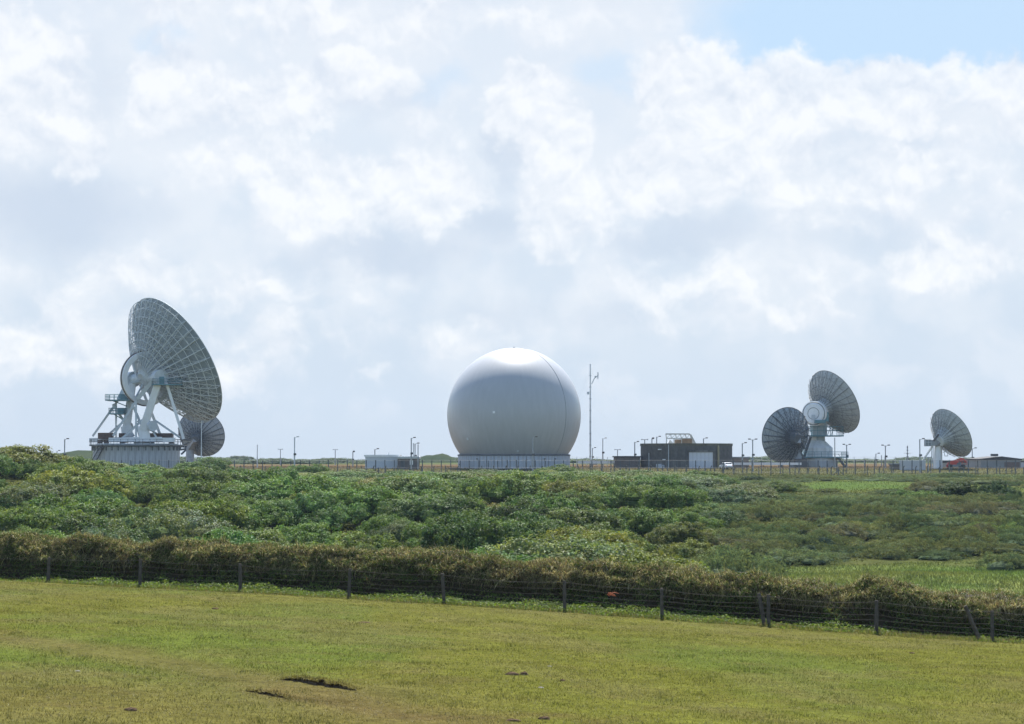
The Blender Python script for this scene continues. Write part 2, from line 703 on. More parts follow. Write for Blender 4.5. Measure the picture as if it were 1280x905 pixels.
def ground_color(x, y):
    c = field_color(x, y)
    n1 = fbm(x / 14.0, y / 14.0, 51, 4)
    n2 = fbm(x / 3.0, y / 3.0, 53, 3)
    scrubc = lerp3((0.050, 0.062, 0.022), (0.082, 0.085, 0.030), n2)
    mead = lerp3((0.094, 0.142, 0.040), (0.125, 0.145, 0.046), sstep(0.35, 0.65, n1))
    mead = mead * (1 - 0.27 * sstep(185, 205, y))[:, None]
    mead = lerp3(mead, (0.060, 0.090, 0.030), sstep(0.55, 0.75, n2) * 0.6)
    val = lerp3(scrubc, mead, meadow_mask(x, y))
    c = lerp3(c, val, sstep(84, 90, y))
    plat = lerp3((0.080, 0.088, 0.038), (0.105, 0.096, 0.046), n2)
    c = lerp3(c, plat, sstep(384, 396, y + (n2 - 0.5) * 10))
    heath = lerp3((0.105, 0.068, 0.040), (0.125, 0.098, 0.056), n1)
    c = lerp3(c, heath, sstep(428, 452, y + (n2 - 0.5) * 20))
    farc = lerp3((0.060, 0.085, 0.035), (0.125, 0.13, 0.05), fbm(x / 120.0, y / 120.0, 57, 3))
    c = lerp3(c, farc, sstep(640, 760, y))
    return c


gx = np.concatenate([-np.geomspace(9000, 62, 34), np.linspace(-60, 60, 200), np.geomspace(62, 9000, 34)])
gy = np.concatenate([np.linspace(-400, -10, 12), np.arange(-5, 32, 1.0), np.arange(32, 96, 0.4), np.arange(96, 470, 1.9), np.geomspace(472, 12000, 46)])
GX, GY = np.meshgrid(gx, gy)
xf, yf = GX.ravel(), GY.ravel()
GV = np.stack([xf, yf, ground_z(xf, yf)], 1)
nx_, ny_ = len(gx), len(gy)
idx = np.arange(nx_ * ny_).reshape(ny_, nx_)
GF = np.stack([idx[:-1, :-1], idx[:-1, 1:], idx[1:, 1:], idx[1:, :-1]], -1).reshape(-1, 4)


def ground_material():
    m, nt, bs = principled('ground_turf')
    at = mnode(nt, 'ShaderNodeAttribute', attribute_name='tint')
    geo = mnode(nt, 'ShaderNodeNewGeometry')
    nz = mnode(nt, 'ShaderNodeTexNoise')
    nz.inputs['Scale'].default_value = 5.0
    nz.inputs['Detail'].default_value = 8
    nz.inputs['Roughness'].default_value = 0.7
    nt.links.new(geo.outputs['Position'], nz.inputs['Vector'])
    n2 = mnode(nt, 'ShaderNodeTexNoise')
    n2.inputs['Scale'].default_value = 0.55
    n2.inputs['Detail'].default_value = 7
    n2.inputs['Roughness'].default_value = 0.68
    nt.links.new(geo.outputs['Position'], n2.inputs['Vector'])
    mr = mnode(nt, 'ShaderNodeMapRange')
    mr.inputs['From Min'].default_value = 0.3
    mr.inputs['From Max'].default_value = 0.7
    mr.inputs['To Min'].default_value = 0.55
    mr.inputs['To Max'].default_value = 1.4
    nt.links.new(nz.outputs['Fac'], mr.inputs['Value'])
    m2 = mnode(nt, 'ShaderNodeMapRange')
    m2.inputs['From Min'].default_value = 0.3
    m2.inputs['From Max'].default_value = 0.7
    m2.inputs['To Min'].default_value = 0.75
    m2.inputs['To Max'].default_value = 1.22
    nt.links.new(n2.outputs['Fac'], m2.inputs['Value'])
    mu = mnode(nt, 'ShaderNodeMath', operation='MULTIPLY')
    nt.links.new(mr.outputs[0], mu.inputs[0])
    nt.links.new(m2.outputs[0], mu.inputs[1])
    vm = mnode(nt, 'ShaderNodeVectorMath', operation='SCALE')
    nt.links.new(at.outputs['Color'], vm.inputs[0])
    nt.links.new(mu.outputs[0], vm.inputs['Scale'])
    nt.links.new(vm.outputs[0], bs.inputs['Base Color'])
    bs.inputs['Roughness'].default_value = 1.0
    bs.inputs['Specular IOR Level'].default_value = 0.0
    bp = mnode(nt, 'ShaderNodeBump')
    bp.inputs['Strength'].default_value = 0.6
    bp.inputs['Distance'].default_value = 0.06
    nt.links.new(nz.outputs['Fac'], bp.inputs['Height'])
    nt.links.new(bp.outputs[0], bs.inputs['Normal'])
    return m


ground = link_mesh('ground', np_mesh('ground', GV, GF, 4, ground_material(), ground_color(xf, yf), True))
tag(ground, kind='structure')


# ------------------------------------------------------------------ colour shades
M_white = mat('white_paint', (0.74, 0.76, 0.77), 0.45, 0.10, 0.5, streak=((0.52, 0.50, 0.46), 0.25))
M_steel = mat('pale_grey_steel', (0.50, 0.545, 0.57), 0.5, 0.16, 0.7)
M_rib = mat('galvanised_struts', (0.55, 0.59, 0.60), 0.5, 0.15, 0.8)
M_ribgrey = mat('grey_back_struts', (0.22, 0.235, 0.23), 0.6, 0.2, 0.8)
M_panel = mat('weathered_reflector_skin', (0.245, 0.285, 0.305), 0.7, 0.25, 0.35, streak=((0.15, 0.165, 0.165), 0.4))
M_dpanel = mat('dull_reflector_skin', (0.31, 0.355, 0.38), 0.7, 0.20, 0.4)
M_drib = mat('dark_struts', (0.075, 0.092, 0.105), 0.6, 0.25, 0.8)
M_cream = mat('cream_reflector_skin', (0.45, 0.48, 0.485), 0.65, 0.15, 0.4, streak=((0.27, 0.27, 0.24), 0.35))
M_teal = mat('teal_painted_steel', (0.10, 0.22, 0.25), 0.5, 0.2, 1.0)
M_rust = mat('rusty_brown_boxes', (0.11, 0.072, 0.055), 0.8, 0.4, 1.6)
M_conc = mat('stained_concrete', (0.42, 0.44, 0.445), 0.85, 0.18, 0.4, streak=((0.12, 0.12, 0.11), 0.65), bump=0.3)
M_conc2 = mat('pale_concrete', (0.47, 0.49, 0.50), 0.85, 0.14, 0.5, streak=((0.30, 0.26, 0.20), 0.5), bump=0.3)
M_darkconc = mat('blackened_concrete', (0.125, 0.125, 0.118), 0.9, 0.45, 0.5, streak=((0.042, 0.042, 0.042), 0.85), bump=0.4)
M_brick = mat('dark_brick', (0.12, 0.105, 0.10), 0.9, 0.3, 2.0)
M_darkroof = mat('dark_roof_felt', (0.055, 0.055, 0.058), 0.8, 0.3, 1.0)
M_paleblue = mat('pale_blue_cladding', (0.50, 0.55, 0.60), 0.55, 0.10, 0.6)
M_greyclad = mat('grey_cladding', (0.20, 0.22, 0.235), 0.6, 0.15, 0.7)
M_post = mat('grey_lamp_post', (0.30, 0.32, 0.335), 0.5, 0.2, 1.0)
M_postlight = mat('pale_pole_paint', (0.62, 0.64, 0.65), 0.5, 0.15, 1.0)
M_black = mat('black_fittings', (0.075, 0.077, 0.08), 0.6, 0.2, 2.0)
M_fence = mat('dull_wire', (0.16, 0.17, 0.165), 0.6, 0.2, 2.0)
M_fpost = mat('grey_concrete_post', (0.12, 0.125, 0.12), 0.85, 0.3, 2.0)
M_red = mat('red_machine_paint', (0.62, 0.055, 0.035), 0.4, 0.12, 1.0)
M_tyre = mat('black_rubber', (0.025, 0.025, 0.025), 0.9, 0.2, 2.0)
M_glass = mat('dark_window_glass', (0.03, 0.04, 0.05), 0.08, 0.1, 1.0, spec=0.6)
M_wood = mat('weathered_post_wood', (0.085, 0.072, 0.058), 0.9, 0.4, 6.0, streak=((0.05, 0.045, 0.04), 0.6, 8.0), bump=0.6, bscale=20)
M_wire = mat('rusting_wire', (0.09, 0.08, 0.075), 0.6, 0.3, 4.0, metal=0.4)
M_rock = mat('pale_granite', (0.22, 0.21, 0.185), 1.0, 0.3, 5.0, bump=0.6, bscale=12, spec=0.0)
M_soil = mat('bare_dark_soil', (0.105, 0.074, 0.048), 1.0, 0.4, 5.0, bump=0.8, bscale=14, spec=0.0)
M_yellow = mat('pale_ochre_concrete', (0.28, 0.25, 0.15), 0.85, 0.2, 1.0)

# ================================================================== radome
DR = 450.0
rc = P(642.5, 518.5, DR)
RR = 83.6 * mpp(DR)
radome_base = Vector((rc.x, rc.y, gz(rc.x, rc.y)))
dome = thing('radome', 'huge smooth white spherical radome on a low round concrete wall', 'radome', radome_base)
dz = rc.z - radome_base.z


def dome_mat():
    m, nt, bs = principled('radome_fabric')
    tcn = mnode(nt, 'ShaderNodeTexCoord')
    sp = mnode(nt, 'ShaderNodeSeparateXYZ')
    nt.links.new(tcn.outputs['Object'], sp.inputs[0])
    at = mnode(nt, 'ShaderNodeMath', operation='ARCTAN2')
    nt.links.new(sp.outputs['X'], at.inputs[0])
    nt.links.new(sp.outputs['Y'], at.inputs[1])
    cb = mnode(nt, 'ShaderNodeCombineXYZ')
    nt.links.new(at.outputs[0], cb.inputs['X'])
    ml = mnode(nt, 'ShaderNodeMath', operation='MULTIPLY')
    ml.inputs[1].default_value = 0.012
    nt.links.new(sp.outputs['Z'], ml.inputs[0])
    nt.links.new(ml.outputs[0], cb.inputs['Y'])
    nz = mnode(nt, 'ShaderNodeTexNoise')
    nz.inputs['Scale'].default_value = 16
    nz.inputs['Detail'].default_value = 6
    nz.inputs['Roughness'].default_value = 0.7
    nt.links.new(cb.outputs[0], nz.inputs['Vector'])
    mr = mnode(nt, 'ShaderNodeMapRange')
    mr.inputs['From Min'].default_value = 0.35
    mr.inputs['From Max'].default_value = 0.7
    nt.links.new(nz.outputs['Fac'], mr.inputs['Value'])
    c = mixc(nt, mr.outputs[0], (0.405, 0.415, 0.425), (0.372, 0.382, 0.392))
    # streaks get darker towards the bottom of the shell
    m2 = mnode(nt, 'ShaderNodeMapRange')
    m2.inputs['From Min'].default_value = 4.0
    m2.inputs['From Max'].default_value = 16.0
    m2.inputs['To Min'].default_value = 0.5
    m2.inputs['To Max'].default_value = 0.0
    nt.links.new(sp.outputs['Z'], m2.inputs['Value'])
    m3 = mnode(nt, 'ShaderNodeMath', operation='MULTIPLY')
    nt.links.new(m2.outputs[0], m3.inputs[0])
    nt.links.new(mr.outputs[0], m3.inputs[1])
    c = mixc(nt, m3.outputs[0], c, (0.33, 0.335, 0.335))
    nt.links.new(c, bs.inputs['Base Color'])
    bs.inputs['Roughness'].default_value = 0.42
    bs.inputs['Specular IOR Level'].default_value = 0.45
    return m


phi0 = -math.asin(min(0.99, (568 - 518.5) / 83.6))
mb = MB()
prof = []
NPH = 64
for k in range(NPH + 1):
    ph = phi0 + (math.pi / 2 - phi0) * k / NPH
    prof.append((max(0.001, RR * math.cos(ph)), dz + RR * math.sin(ph)))
mb.lathe(prof, 128)
mb.build('shell', dome_mat(), dome, True)
# one raised seam to the right of the middle, running pole to base
sa = math.radians(49.5)
mb = MB()
pts = []
for k in range(61):
    ph = phi0 + (math.radians(83) - phi0) * k / 60
    r = RR + 0.02
    pts.append(Vector((r * math.cos(ph) * math.sin(sa), -r * math.cos(ph) * math.cos(sa), dz + r * math.sin(ph))))
mb.poly(pts, 0.042, 5)
mb.build('seam', mat('seam_tape', (0.27, 0.29, 0.31), 0.7), dome, True)
mb = MB()
mb.tube((0, 0, dz + RR - 0.1), (0, 0, dz + RR + 0.22), 0.25, 0.2, 8)
mb.build('vent_cap', M_post, dome)
for nm, px, py, s in (('hatch', 618, 517, 0.5), ('vent', 585.5, 549, 0.55), ('vent', 647, 564, 0.45)):
    ox, oy = (px - 642.5) * mpp(DR), -(py - 518.5) * mpp(DR)
    yy = -math.sqrt(RR * RR - ox * ox - oy * oy)
    q = Vector((ox, yy, oy))
    nrm = q.normalized()
    mb = MB()
    mb.box((0, 0, 0), (s, s, 0.10), m=nrm.to_track_quat('Z', 'Y').to_matrix())
    me = mb.mesh(nm, M_white if nm == 'hatch' else M_steel)
    o = link_mesh(nm, me, dome, loc=q * 1.0005 + Vector((0, 0, dz)))
# base wall of upright concrete panels
rb = 70.0 * mpp(DR)
zt = dz + RR * math.sin(phi0)
mb = MB()
mb.lathe([(rb - 0.9, 0.0), (rb - 0.9, zt - 0.15), (0.01, zt - 0.15)], 64)
mb.build('base_core', M_conc, dome)
NPAN = 44
ang = 2 * math.pi / NPAN
mb = MB()
mb.lathe([(rb - 0.35, 0.0), (rb, 0.0), (rb, zt - 0.32), (rb - 0.35, zt - 0.32)], 2, a0=-ang / 2 + 0.0045, a1=ang / 2 - 0.0045)
wall_panel = mb.mesh('wall_panel', mat('bluish_wall_panel', (0.43, 0.465, 0.51), 0.8, 0.12, 0.5, streak=((0.27, 0.22, 0.16), 0.5), bump=0.2))
for k in range(NPAN):
    link_mesh('wall_panel', wall_panel, dome, matrix=Matrix.Rotation(ang * k, 4, 'Z'))
mb = MB()
mb.lathe([(rb - 0.6, zt - 0.34), (rb + 0.10, zt - 0.34), (rb + 0.10, zt - 0.05), (rb * 0.985 - 0.1, zt + 0.06)], 96)
mb.build('clamp_ring', mat('dark_clamp_ring', (0.12, 0.13, 0.14), 0.7), dome, True)
mb = MB()
for px in (575, 597, 680, 693):
    a = math.asin((px - 642.5) / 70.2)
    mb.box((rb * math.sin(a), -rb * math.cos(a) - 0.12, zt - 1.0 if px != 575 else 0.9), (0.35, 0.22, 0.22), rz=a)
mb.build('wall_lamp', M_black, dome)


# ================================================================== dishes
def dish_frame(C, nR, nU, nA, depth):
    """World matrix of a dish: +Z the way it points, origin at the vertex of its bowl."""
    v = (C - EYE)
    v.z = 0
    v.normalize()
    right = v.cross(Vector((0, 0, 1))).normalized()
    n = (right * nR + Vector((0, 0, 1)) * nU + v * nA).normalized()
    x = n.cross(Vector((0, 0, 1))).normalized()
    y = n.cross(x)
    M = Matrix((x, y, n)).transposed().to_4x4()
    M.translation = C - n * depth
    return M, n, right, v


def build_dish(root, C, nR, nU, nA, a, fd, sectors, ringr, h_hub, hub_r, skin, ribm, tr, gap=0.014, ribs=None, open_rim=0.25, bracing=True):
    """Reflector of separate panels on a back structure of lattice ribs, hoops, braces and a hub."""
    f = 2 * a * fd
    depth = a * a / (4 * f)
    M, n, right, v = dish_frame(C, nR, nU, nA, depth)
    ML = Matrix.Translation(-root.location) @ M
    sf = lambda r: r * r / (4 * f)
    da = 2 * math.pi / sectors
    meshes = []
    for i in range(len(ringr) - 1):
        r0, r1 = ringr[i] + gap / 2, ringr[i + 1] - gap / 2
        mb = MB()
        NR, NA = 3, 2
        pts = []
        for t in (0, 1):
            for j in range(NR + 1):
                r = r0 + (r1 - r0) * j / NR
                half = da / 2 - gap / 2 / r
                for k in range(NA + 1):
                    th = -half + 2 * half * k / NA
                    pts.append((r * math.cos(th), r * math.sin(th), sf(r) - 0.05 * t))
        W = NA + 1
        B = (NR + 1) * W
        fs = []
        for j in range(NR):
            for k in range(NA):
                q = (j * W + k, j * W + k + 1, (j + 1) * W + k + 1, (j + 1) * W + k)
                fs.append(q)
                fs.append(tuple(B + z for z in reversed(q)))
        edge = [k for k in range(W)] + [j * W + NA for j in range(1, NR + 1)] + [NR * W + k for k in range(NA - 1, -1, -1)] + [j * W for j in range(NR - 1, 0, -1)]
        for e0, e1 in zip(edge, edge[1:] + edge[:1]):
            fs.append((e0, B + e0, B + e1, e1))
        mb.add(pts, fs)
        meshes.append(mb.mesh('reflector_panel', skin, True))
    for k in range(sectors):
        R = ML @ Matrix.Rotation(da * (k + 0.5), 4, 'Z')
        for me in meshes:
            link_mesh('reflector_panel', me, root, matrix=R)
    # ribs
    nrib = ribs or sectors
    mb = MB()
    NS = 9 if a > 10 else 7
    top, bot = [], []
    for j in range(NS + 1):
        t = j / NS
        r = hub_r + (a - hub_r) * t
        zt_ = sf(r) - 0.16
        dep = h_hub * (1 - t) ** 1.15 + open_rim * (0.4 + 0.6 * t)
        top.append(Vector((r, 0, zt_)))
        bot.append(Vector((r if j else hub_r, 0, zt_ - dep)))
    for j in range(NS):
        mb.tube(top[j], top[j + 1], tr * 0.8, n=4, caps=False)
        mb.tube(bot[j], bot[j + 1], tr, n=5, caps=False)
        mb.tube(top[j], bot[j + 1], tr * 0.55, n=4, caps=False)
        mb.tube(bot[j + 1], top[j + 1], tr * 0.55, n=4, caps=False)
    rib = mb.mesh('rib', ribm)
    for k in range(nrib):
        link_mesh('rib', rib, root, matrix=ML @ Matrix.Rotation(2 * math.pi / nrib * k, 4, 'Z'))
    # hoops
    for j in range(2, NS + 1, 2 if a < 10 else 1):
        mb = MB()
        r, z = bot[j].x, bot[j].z
        mb.poly([Vector((r * math.cos(2 * math.pi * k / nrib), r * math.sin(2 * math.pi * k / nrib), z)) for k in range(nrib)], tr * (0.75 if a > 10 else 0.5), 4, True)
        mb.build('hoop', ribm if a > 10 else M_drib, root, matrix=ML)
    if bracing:
        mb = MB()
        rnd = random.Random(5)
        for k in range(nrib):
            a0, a1 = 2 * math.pi / nrib * k, 2 * math.pi / nrib * (k + 1)
            for j in range(1, NS):
                p = bot[j] if (j + k) % 2 else top[j]
                q = bot[j + 1] if (j + k) % 3 else top[j + 1]
                mb.tube((p.x * math.cos(a0), p.x * math.sin(a0), p.z), (q.x * math.cos(a1), q.x * math.sin(a1), q.z), tr * 0.45, n=3, caps=False)
        tag(mb.build('cross_bracing', ribm, root, matrix=ML), kind='stuff')
    mb = MB()
    rr = a + 0.03
    mb.poly([Vector((rr * math.cos(2 * math.pi * k / 72), rr * math.sin(2 * math.pi * k / 72), sf(a) - 0.05)) for k in range(72)], tr * 1.1, 6, True)
    mb.build('rim', ribm, root, matrix=ML)
    # central skin so no hole shows at the vertex
    mb = MB()
    mb.lathe([(0.02, 0.0), (ringr[0], sf(ringr[0])), (ringr[0], sf(ringr[0]) - 0.08), (0.02, -0.08)], 32)
    mb.build('vertex_plate', skin, root, matrix=ML)
    # feed support on the hollow side
    mb = MB()
    fz = f * 0.98
    for k in range(4):
        t = math.pi / 2 * k + math.pi / 4
        mb.tube((a * 0.62 * math.cos(t), a * 0.62 * math.sin(t), sf(a * 0.62)), (0.5 * math.cos(t), 0.5 * math.sin(t), fz), tr * 1.1, n=5)
    mb.build('feed_legs', ribm, root, matrix=ML)
    mb = MB()
    mb.lathe([(0.05, fz + 0.4), (a * 0.09, fz + 0.2), (a * 0.09, fz - 0.1), (0.3, fz - 0.6), (0.05, fz - 0.6)], 20)
    mb.build('subreflector', M_white, root, matrix=ML)
    return M, n, right, v, bot, depth


def railing(mb, pts, h=1.05, step=1.6, r=0.035, closed=False):
    k = len(pts)
    for i in range(k if closed else k - 1):
        a, b = Vector(pts[i]), Vector(pts[(i + 1) % k])
        for z in (h, h * 0.55):
            mb.tube(a + Vector((0, 0, z)), b + Vector((0, 0, z)), r, n=4, caps=False)
        m = max(1, int((b - a).length / step))
        for j in range(m + 1):
            p = a + (b - a) * j / m
            mb.tube(p, p + Vector((0, 0, h)), r * 1.1, n=4, caps=False)


# ---------------------------------------------------------- the big dish, left
DB = 446.0
drum_c = P(170.5, 582, DB)
drum_base = Vector((drum_c.x, drum_c.y, gz(drum_c.x, drum_c.y)))
rd = 53.5 * mpp(DB)
drum_top = P(170, 556.5, DB).z - drum_base.z
drum = thing('drum_building', 'round stained concrete drum building carrying the biggest dish antenna', 'drum building', drum_base)
mb = MB()
mb.lathe([(rd - 0.4, 0), (rd - 0.4, drum_top - 0.1), (0.02, drum_top - 0.1)], 64)
mb.build('inner_wall', M_conc, drum)
NP = 40
ang = 2 * math.pi / NP
mb = MB()
mb.lathe([(rd - 0.3, 0), (rd, 0), (rd, drum_top - 0.35), (rd - 0.3, drum_top - 0.35)], 2, a0=-ang / 2 + 0.0014, a1=ang / 2 - 0.0014)
wp = mb.mesh('wall_panel', M_conc)
for k in range(NP):
    link_mesh('wall_panel', wp, drum, matrix=Matrix.Rotation(ang * k, 4, 'Z'))
mb = MB()
rw = 58.0 * mpp(DB)
mb.lathe([(0.02, drum_top - 0.05), (0.02, drum_top + 0.12), (rw, drum_top + 0.12), (rw, drum_top - 0.18), (rd - 0.1, drum_top - 0.34)], 80)
mb.build('walkway_slab', mat('dark_slab_edge', (0.17, 0.185, 0.19), 0.85, 0.3, 0.8, streak=((0.09, 0.09, 0.08), 0.6)), drum)
mb = MB()
railing(mb, [(rw * math.sin(t) * 0.985, -rw * math.cos(t) * 0.985, drum_top + 0.12) for t in [2 * math.pi * k / 40 for k in range(40)]], 1.15, 1.5, 0.04, True)
mb.build('railing', M_drib, drum)
mb = MB()
for k in range(NP):
    t = ang * (k + 0.5)
    mb.box(((rd + 0.16) * math.sin(t), -(rd + 0.16) * math.cos(t), drum_top - 0.75), (0.22, 0.32, 0.9), rz=t)
mb.build('corbels', mat('dark_slab_edge', (0, 0, 0)), drum)
# outside stair at the left front
mb = MB()
for k in range(14):
    t = -0.98 + 0.030 * k
    z = 1.0 + (drum_top - 1.1) * k / 13
    mb.box(((rd + 0.75) * math.sin(t), -(rd + 0.75) * math.cos(t), z), (0.42, 1.1, 0.12), rz=t)
mb.build('stair_treads', mat('rusty_stair', (0.16, 0.13, 0.11), 0.8, 0.3, 2.0), drum)
mb = MB()
for rr_ in (rd + 0.2, rd + 1.3):
    mb.poly([Vector((rr_ * math.sin(-0.98 + 0.030 * k), -rr_ * math.cos(-0.98 + 0.030 * k), 0.9 + (drum_top - 1.1) * k / 13)) for k in range(14)], 0.10, 5)
    if rr_ > rd + 1:
        mb.poly([Vector((rr_ * math.sin(-0.98 + 0.030 * k), -rr_ * math.cos(-0.98 + 0.030 * k), 1.9 + (drum_top - 1.1) * k / 13)) for k in range(14)], 0.05, 4)
mb.build('stair_rail', M_drib, drum)

deck = drum_base.z + drum_top + 0.12
big = thing('dish_antenna', 'biggest dish antenna with exposed lattice back and white mount, standing on concrete drum', 'dish antenna',
            Vector((drum_base.x, drum_base.y, deck)), 'dish antennas of the earth station')
CB = P(221, 449.5, DB + 1)
aB = 86.5 * mpp(DB)
ringsB = [aB * t for t in (0.16, 0.34, 0.50, 0.64, 0.77, 0.89, 1.0)]
MBm, nB, rB, vB, botB, depB = build_dish(big, CB, 0.764, 0.49, 0.41, aB, 0.36, 40, ringsB, 3.6, aB * 0.17, M_panel, M_rib, 0.085, open_rim=1.1, gap=0.03)
L0 = big.location
MD = -3.0          # the mount stands this far in front of the dish centre


def Q(px, py, dd=0.0, root=None, D=DB):
    return P(px, py, D + dd) - (root.location if root else L0)


# hub: a tapering box-girder cone between dish and elevation axis
MLb = Matrix.Translation(-L0) @ MBm
mb = MB()
mb.lathe([(aB * 0.20, 0.2), (aB * 0.205, -1.6), (aB * 0.17, -3.4), (aB * 0.11, -4.4), (0.05, -4.5)], 12)
mb.build('hub', M_steel, big, matrix=MLb)
mb = MB()
for k in range(12):
    t = 2 * math.pi * k / 12
    mb.tube((aB * 0.10 * math.cos(t), aB * 0.10 * math.sin(t), -4.4), (aB * 0.34 * math.cos(t), aB * 0.34 * math.sin(t), 0.35), 0.16, 0.10, 6)
mb.build('hub_struts', M_steel, big, matrix=MLb)
# elevation axis and wheel
hA = (rB * 0.88 + vB * 0.47).normalized()
hA = Vector((nB.x, nB.y, 0)).normalized()
axE = hA.cross(Vector((0, 0, 1))).normalized()          # horizontal elevation axis
if axE.dot(vB) > 0:
    axE = -axE                                           # towards the camera
ec = Q(182.5, 473, MD)


def wheel_pt(r, t, off):
    return ec + (hA * math.cos(t) + Vector((0, 0, 1)) * math.sin(t)) * r + axE * off


mb = MB()
r_o, r_i = 33.5 * mpp(DB), 27.5 * mpp(DB)
N = 44
t0, t1 = math.radians(52), math.radians(300)
for k in range(N):
    a0, a1 = t0 + (t1 - t0) * k / N, t0 + (t1 - t0) * (k + 1) / N
    pts = [wheel_pt(r, t, o) for t in (a0, a1) for (r, o) in ((r_i, -0.75), (r_o, -0.75), (r_o, 0.75), (r_i, 0.75))]
    mb.add(pts, [(0, 4, 5, 1), (1, 5, 6, 2), (2, 6, 7, 3), (3, 7, 4, 0)] + ([(0, 1, 2, 3)] if k == 0 else []) + ([(4, 5, 6, 7)] if k == N - 1 else []))
mb.build('elevation_wheel', M_white, big)
mb = MB()
mb.poly([wheel_pt(r_o + 0.10, t0 + (t1 - t0) * k / N, 0) for k in range(N + 1)], 0.16, 5)
mb.build('gear_rim', mat('brown_gear', (0.13, 0.10, 0.08), 0.7), big)
mb = MB()
for t in (math.radians(52), math.radians(36), math.radians(300), math.radians(318)):
    for o in (-0.5, 0.5):
        mb.beam(wheel_pt(r_i + 0.9, t, o), wheel_pt(r_i + 0.9, t, o) + nB * 4.2, 0.5, 0.6)
for t in (math.radians(195), math.radians(240), math.radians(285), math.radians(110)):
    mb.beam(wheel_pt(1.0, t, 0), wheel_pt(r_i + 0.1, t, 0), 0.3, 0.35)
mb.build('wheel_spokes', M_steel, big)
mb = MB()
mb.tube(ec + axE * 6.6, ec - axE * 6.6, 1.15, n=20)
mb.tube(ec + axE * 7.2, ec + axE * 5.6, 1.75, n=20)
mb.tube(ec - axE * 7.2, ec - axE * 5.6, 1.75, n=20)
mb.build('elevation_bearing', M_steel, big, True)
# bearing platform
mb = MB()
pf = ec + axE * 6.8 + rB * 1.4 + Vector((0, 0, -1.6))
mb.box(pf, (6.6, 2.8, 0.22), rz=math.atan2(rB.y, rB.x))
mb.build('bearing_deck', M_teal, big)
mb = MB()
cs = [pf + rB * sx * 3.2 - vB * sy * 1.3 + Vector((0, 0, 0.11)) for sx, sy in ((-1, 1), (1, 1), (1, -1), (-1, -1))]
railing(mb, cs, 1.15, 1.1, 0.05, True)
mb.build('deck_railing', M_teal, big)
mb = MB()
mb.box(pf + Vector((0, 0, 0.95)) - rB * 1.4, (1.6, 1.2, 1.6), rz=math.atan2(rB.y, rB.x))
mb.build('bearing_cabinet', M_teal, big)
# legs: near and far A-frames
for sgn, nm in ((1, 'near'), (-1, 'far')):
    off = axE * 6.2 * sgn
    top_ = ec + off
    mb = MB()
    foot = Q(168, 538, MD) + axE * 4.0 * sgn
    mb.beam(top_ - Vector((0, 0, 0.4)), foot, 1.5, 1.9, up=vB, w1=1.8, h1=2.5)
    mb.beam(foot + Vector((0, 0, 1.0)), Vector((foot.x + 0.6, foot.y, 0.5)), 2.4, 2.4, up=vB)
    mb.build('main_leg', M_white, big, bevel=0.12)
    mb = MB()
    mb.tube(foot + axE * sgn * 1.4 + rB * 1.2 + Vector((0, 0, 0.9)), foot + axE * sgn * 2.2 + rB * 1.2 + Vector((0, 0, 0.9)), 1.15, n=18)
    mb.build('drive_drum', M_steel, big, True)
    mb = MB()
    mb.beam(top_ + rB * 1.6 - Vector((0, 0, 1.2)), Q(216, 549, MD) + axE * 5.0 * sgn, 0.62, 0.75, up=vB)
    mb.build('side_leg', M_white, big)
    mb = MB()
    apex = Q(160, 499, MD) + axE * 4.6 * sgn
    mb.beam(top_ - rB * 1.0 - Vector((0, 0, 0.3)), apex, 0.9, 1.1, up=vB)
    mb.beam(apex, Q(128.5, 545, MD) + axE * 5.0 * sgn, 0.48, 0.55, up=vB)
    mb.beam(Q(153, 505, MD) + axE * 4.6 * sgn, Q(175, 545, MD) + axE * 3 * sgn, 0.55, 0.6, up=vB)
    mb.beam(Q(174, 519, MD) + axE * 4.2 * sgn, Q(138, 551, MD) + axE * 4.5 * sgn, 0.5, 0.55, up=vB)
    mb.beam(Q(157.5, 500, MD) + axE * 4.8 * sgn, Q(157.5, 551, MD) + axE * 4.8 * sgn, 0.42, 0.42, up=vB)
    mb.beam(Q(183, 526, MD) + axE * 4.2 * sgn, Q(214, 547, MD) + axE * 4.0 * sgn, 0.45, 0.5, up=vB)
    mb.beam(Q(178, 530, MD) + axE * 3 * sgn, Q(186, 549, MD) + axE * 4.0 * sgn, 0.4, 0.45, up=vB)
    mb.build('braced_frame', M_steel, big)
mb = MB()
for (x0, x1, y) in ((124, 206, 550), ):
    for sgn in (1, -1):
        mb.beam(Q(x0, y, MD) + axE * 4.8 * sgn, Q(x1, y, MD) + axE * 4.8 * sgn, 1.0, 0.95)
mb.beam(Q(158, 549.5, MD) + axE * 5.2, Q(158, 549.5, MD) - axE * 5.2, 1.4, 1.1)
mb.beam(Q(185, 549.5, MD) + axE * 5.2, Q(185, 549.5, MD) - axE * 5.2, 1.4, 1.1)
mb.build('turntable_beams', M_white, big)
for (x0, x1, y0, y1, dd) in ((123.5, 141, 541, 548.5, -1), (149.5, 156.5, 541.5, 551.5, -2), (188, 216, 541.5, 549.5, -2)):
    mb = MB()
    mb.box((Q(x0, y0, dd) + Q(x1, y1, dd)) / 2, ((x1 - x0) * mpp(DB), 2.2, (y1 - y0) * mpp(DB)))
    mb.build('ballast_box', M_rust, big, bevel=0.06)
mb = MB()
for x0 in (125, 133, 153, 190, 214):
    mb.box(Q(x0, 552.8, -1), (1.0, 1.0, (556 - 550.5) * mpp(DB)))
mb.build('bogies', M_rust, big)
mb = MB()
mb.lathe([(1.9, 0.0), (1.9, 1.0), (0.05, 1.0)], 24, c=Q(178, 556, MD) * 1.0 - Vector((0, 0, (Q(178, 556, MD)).z)))
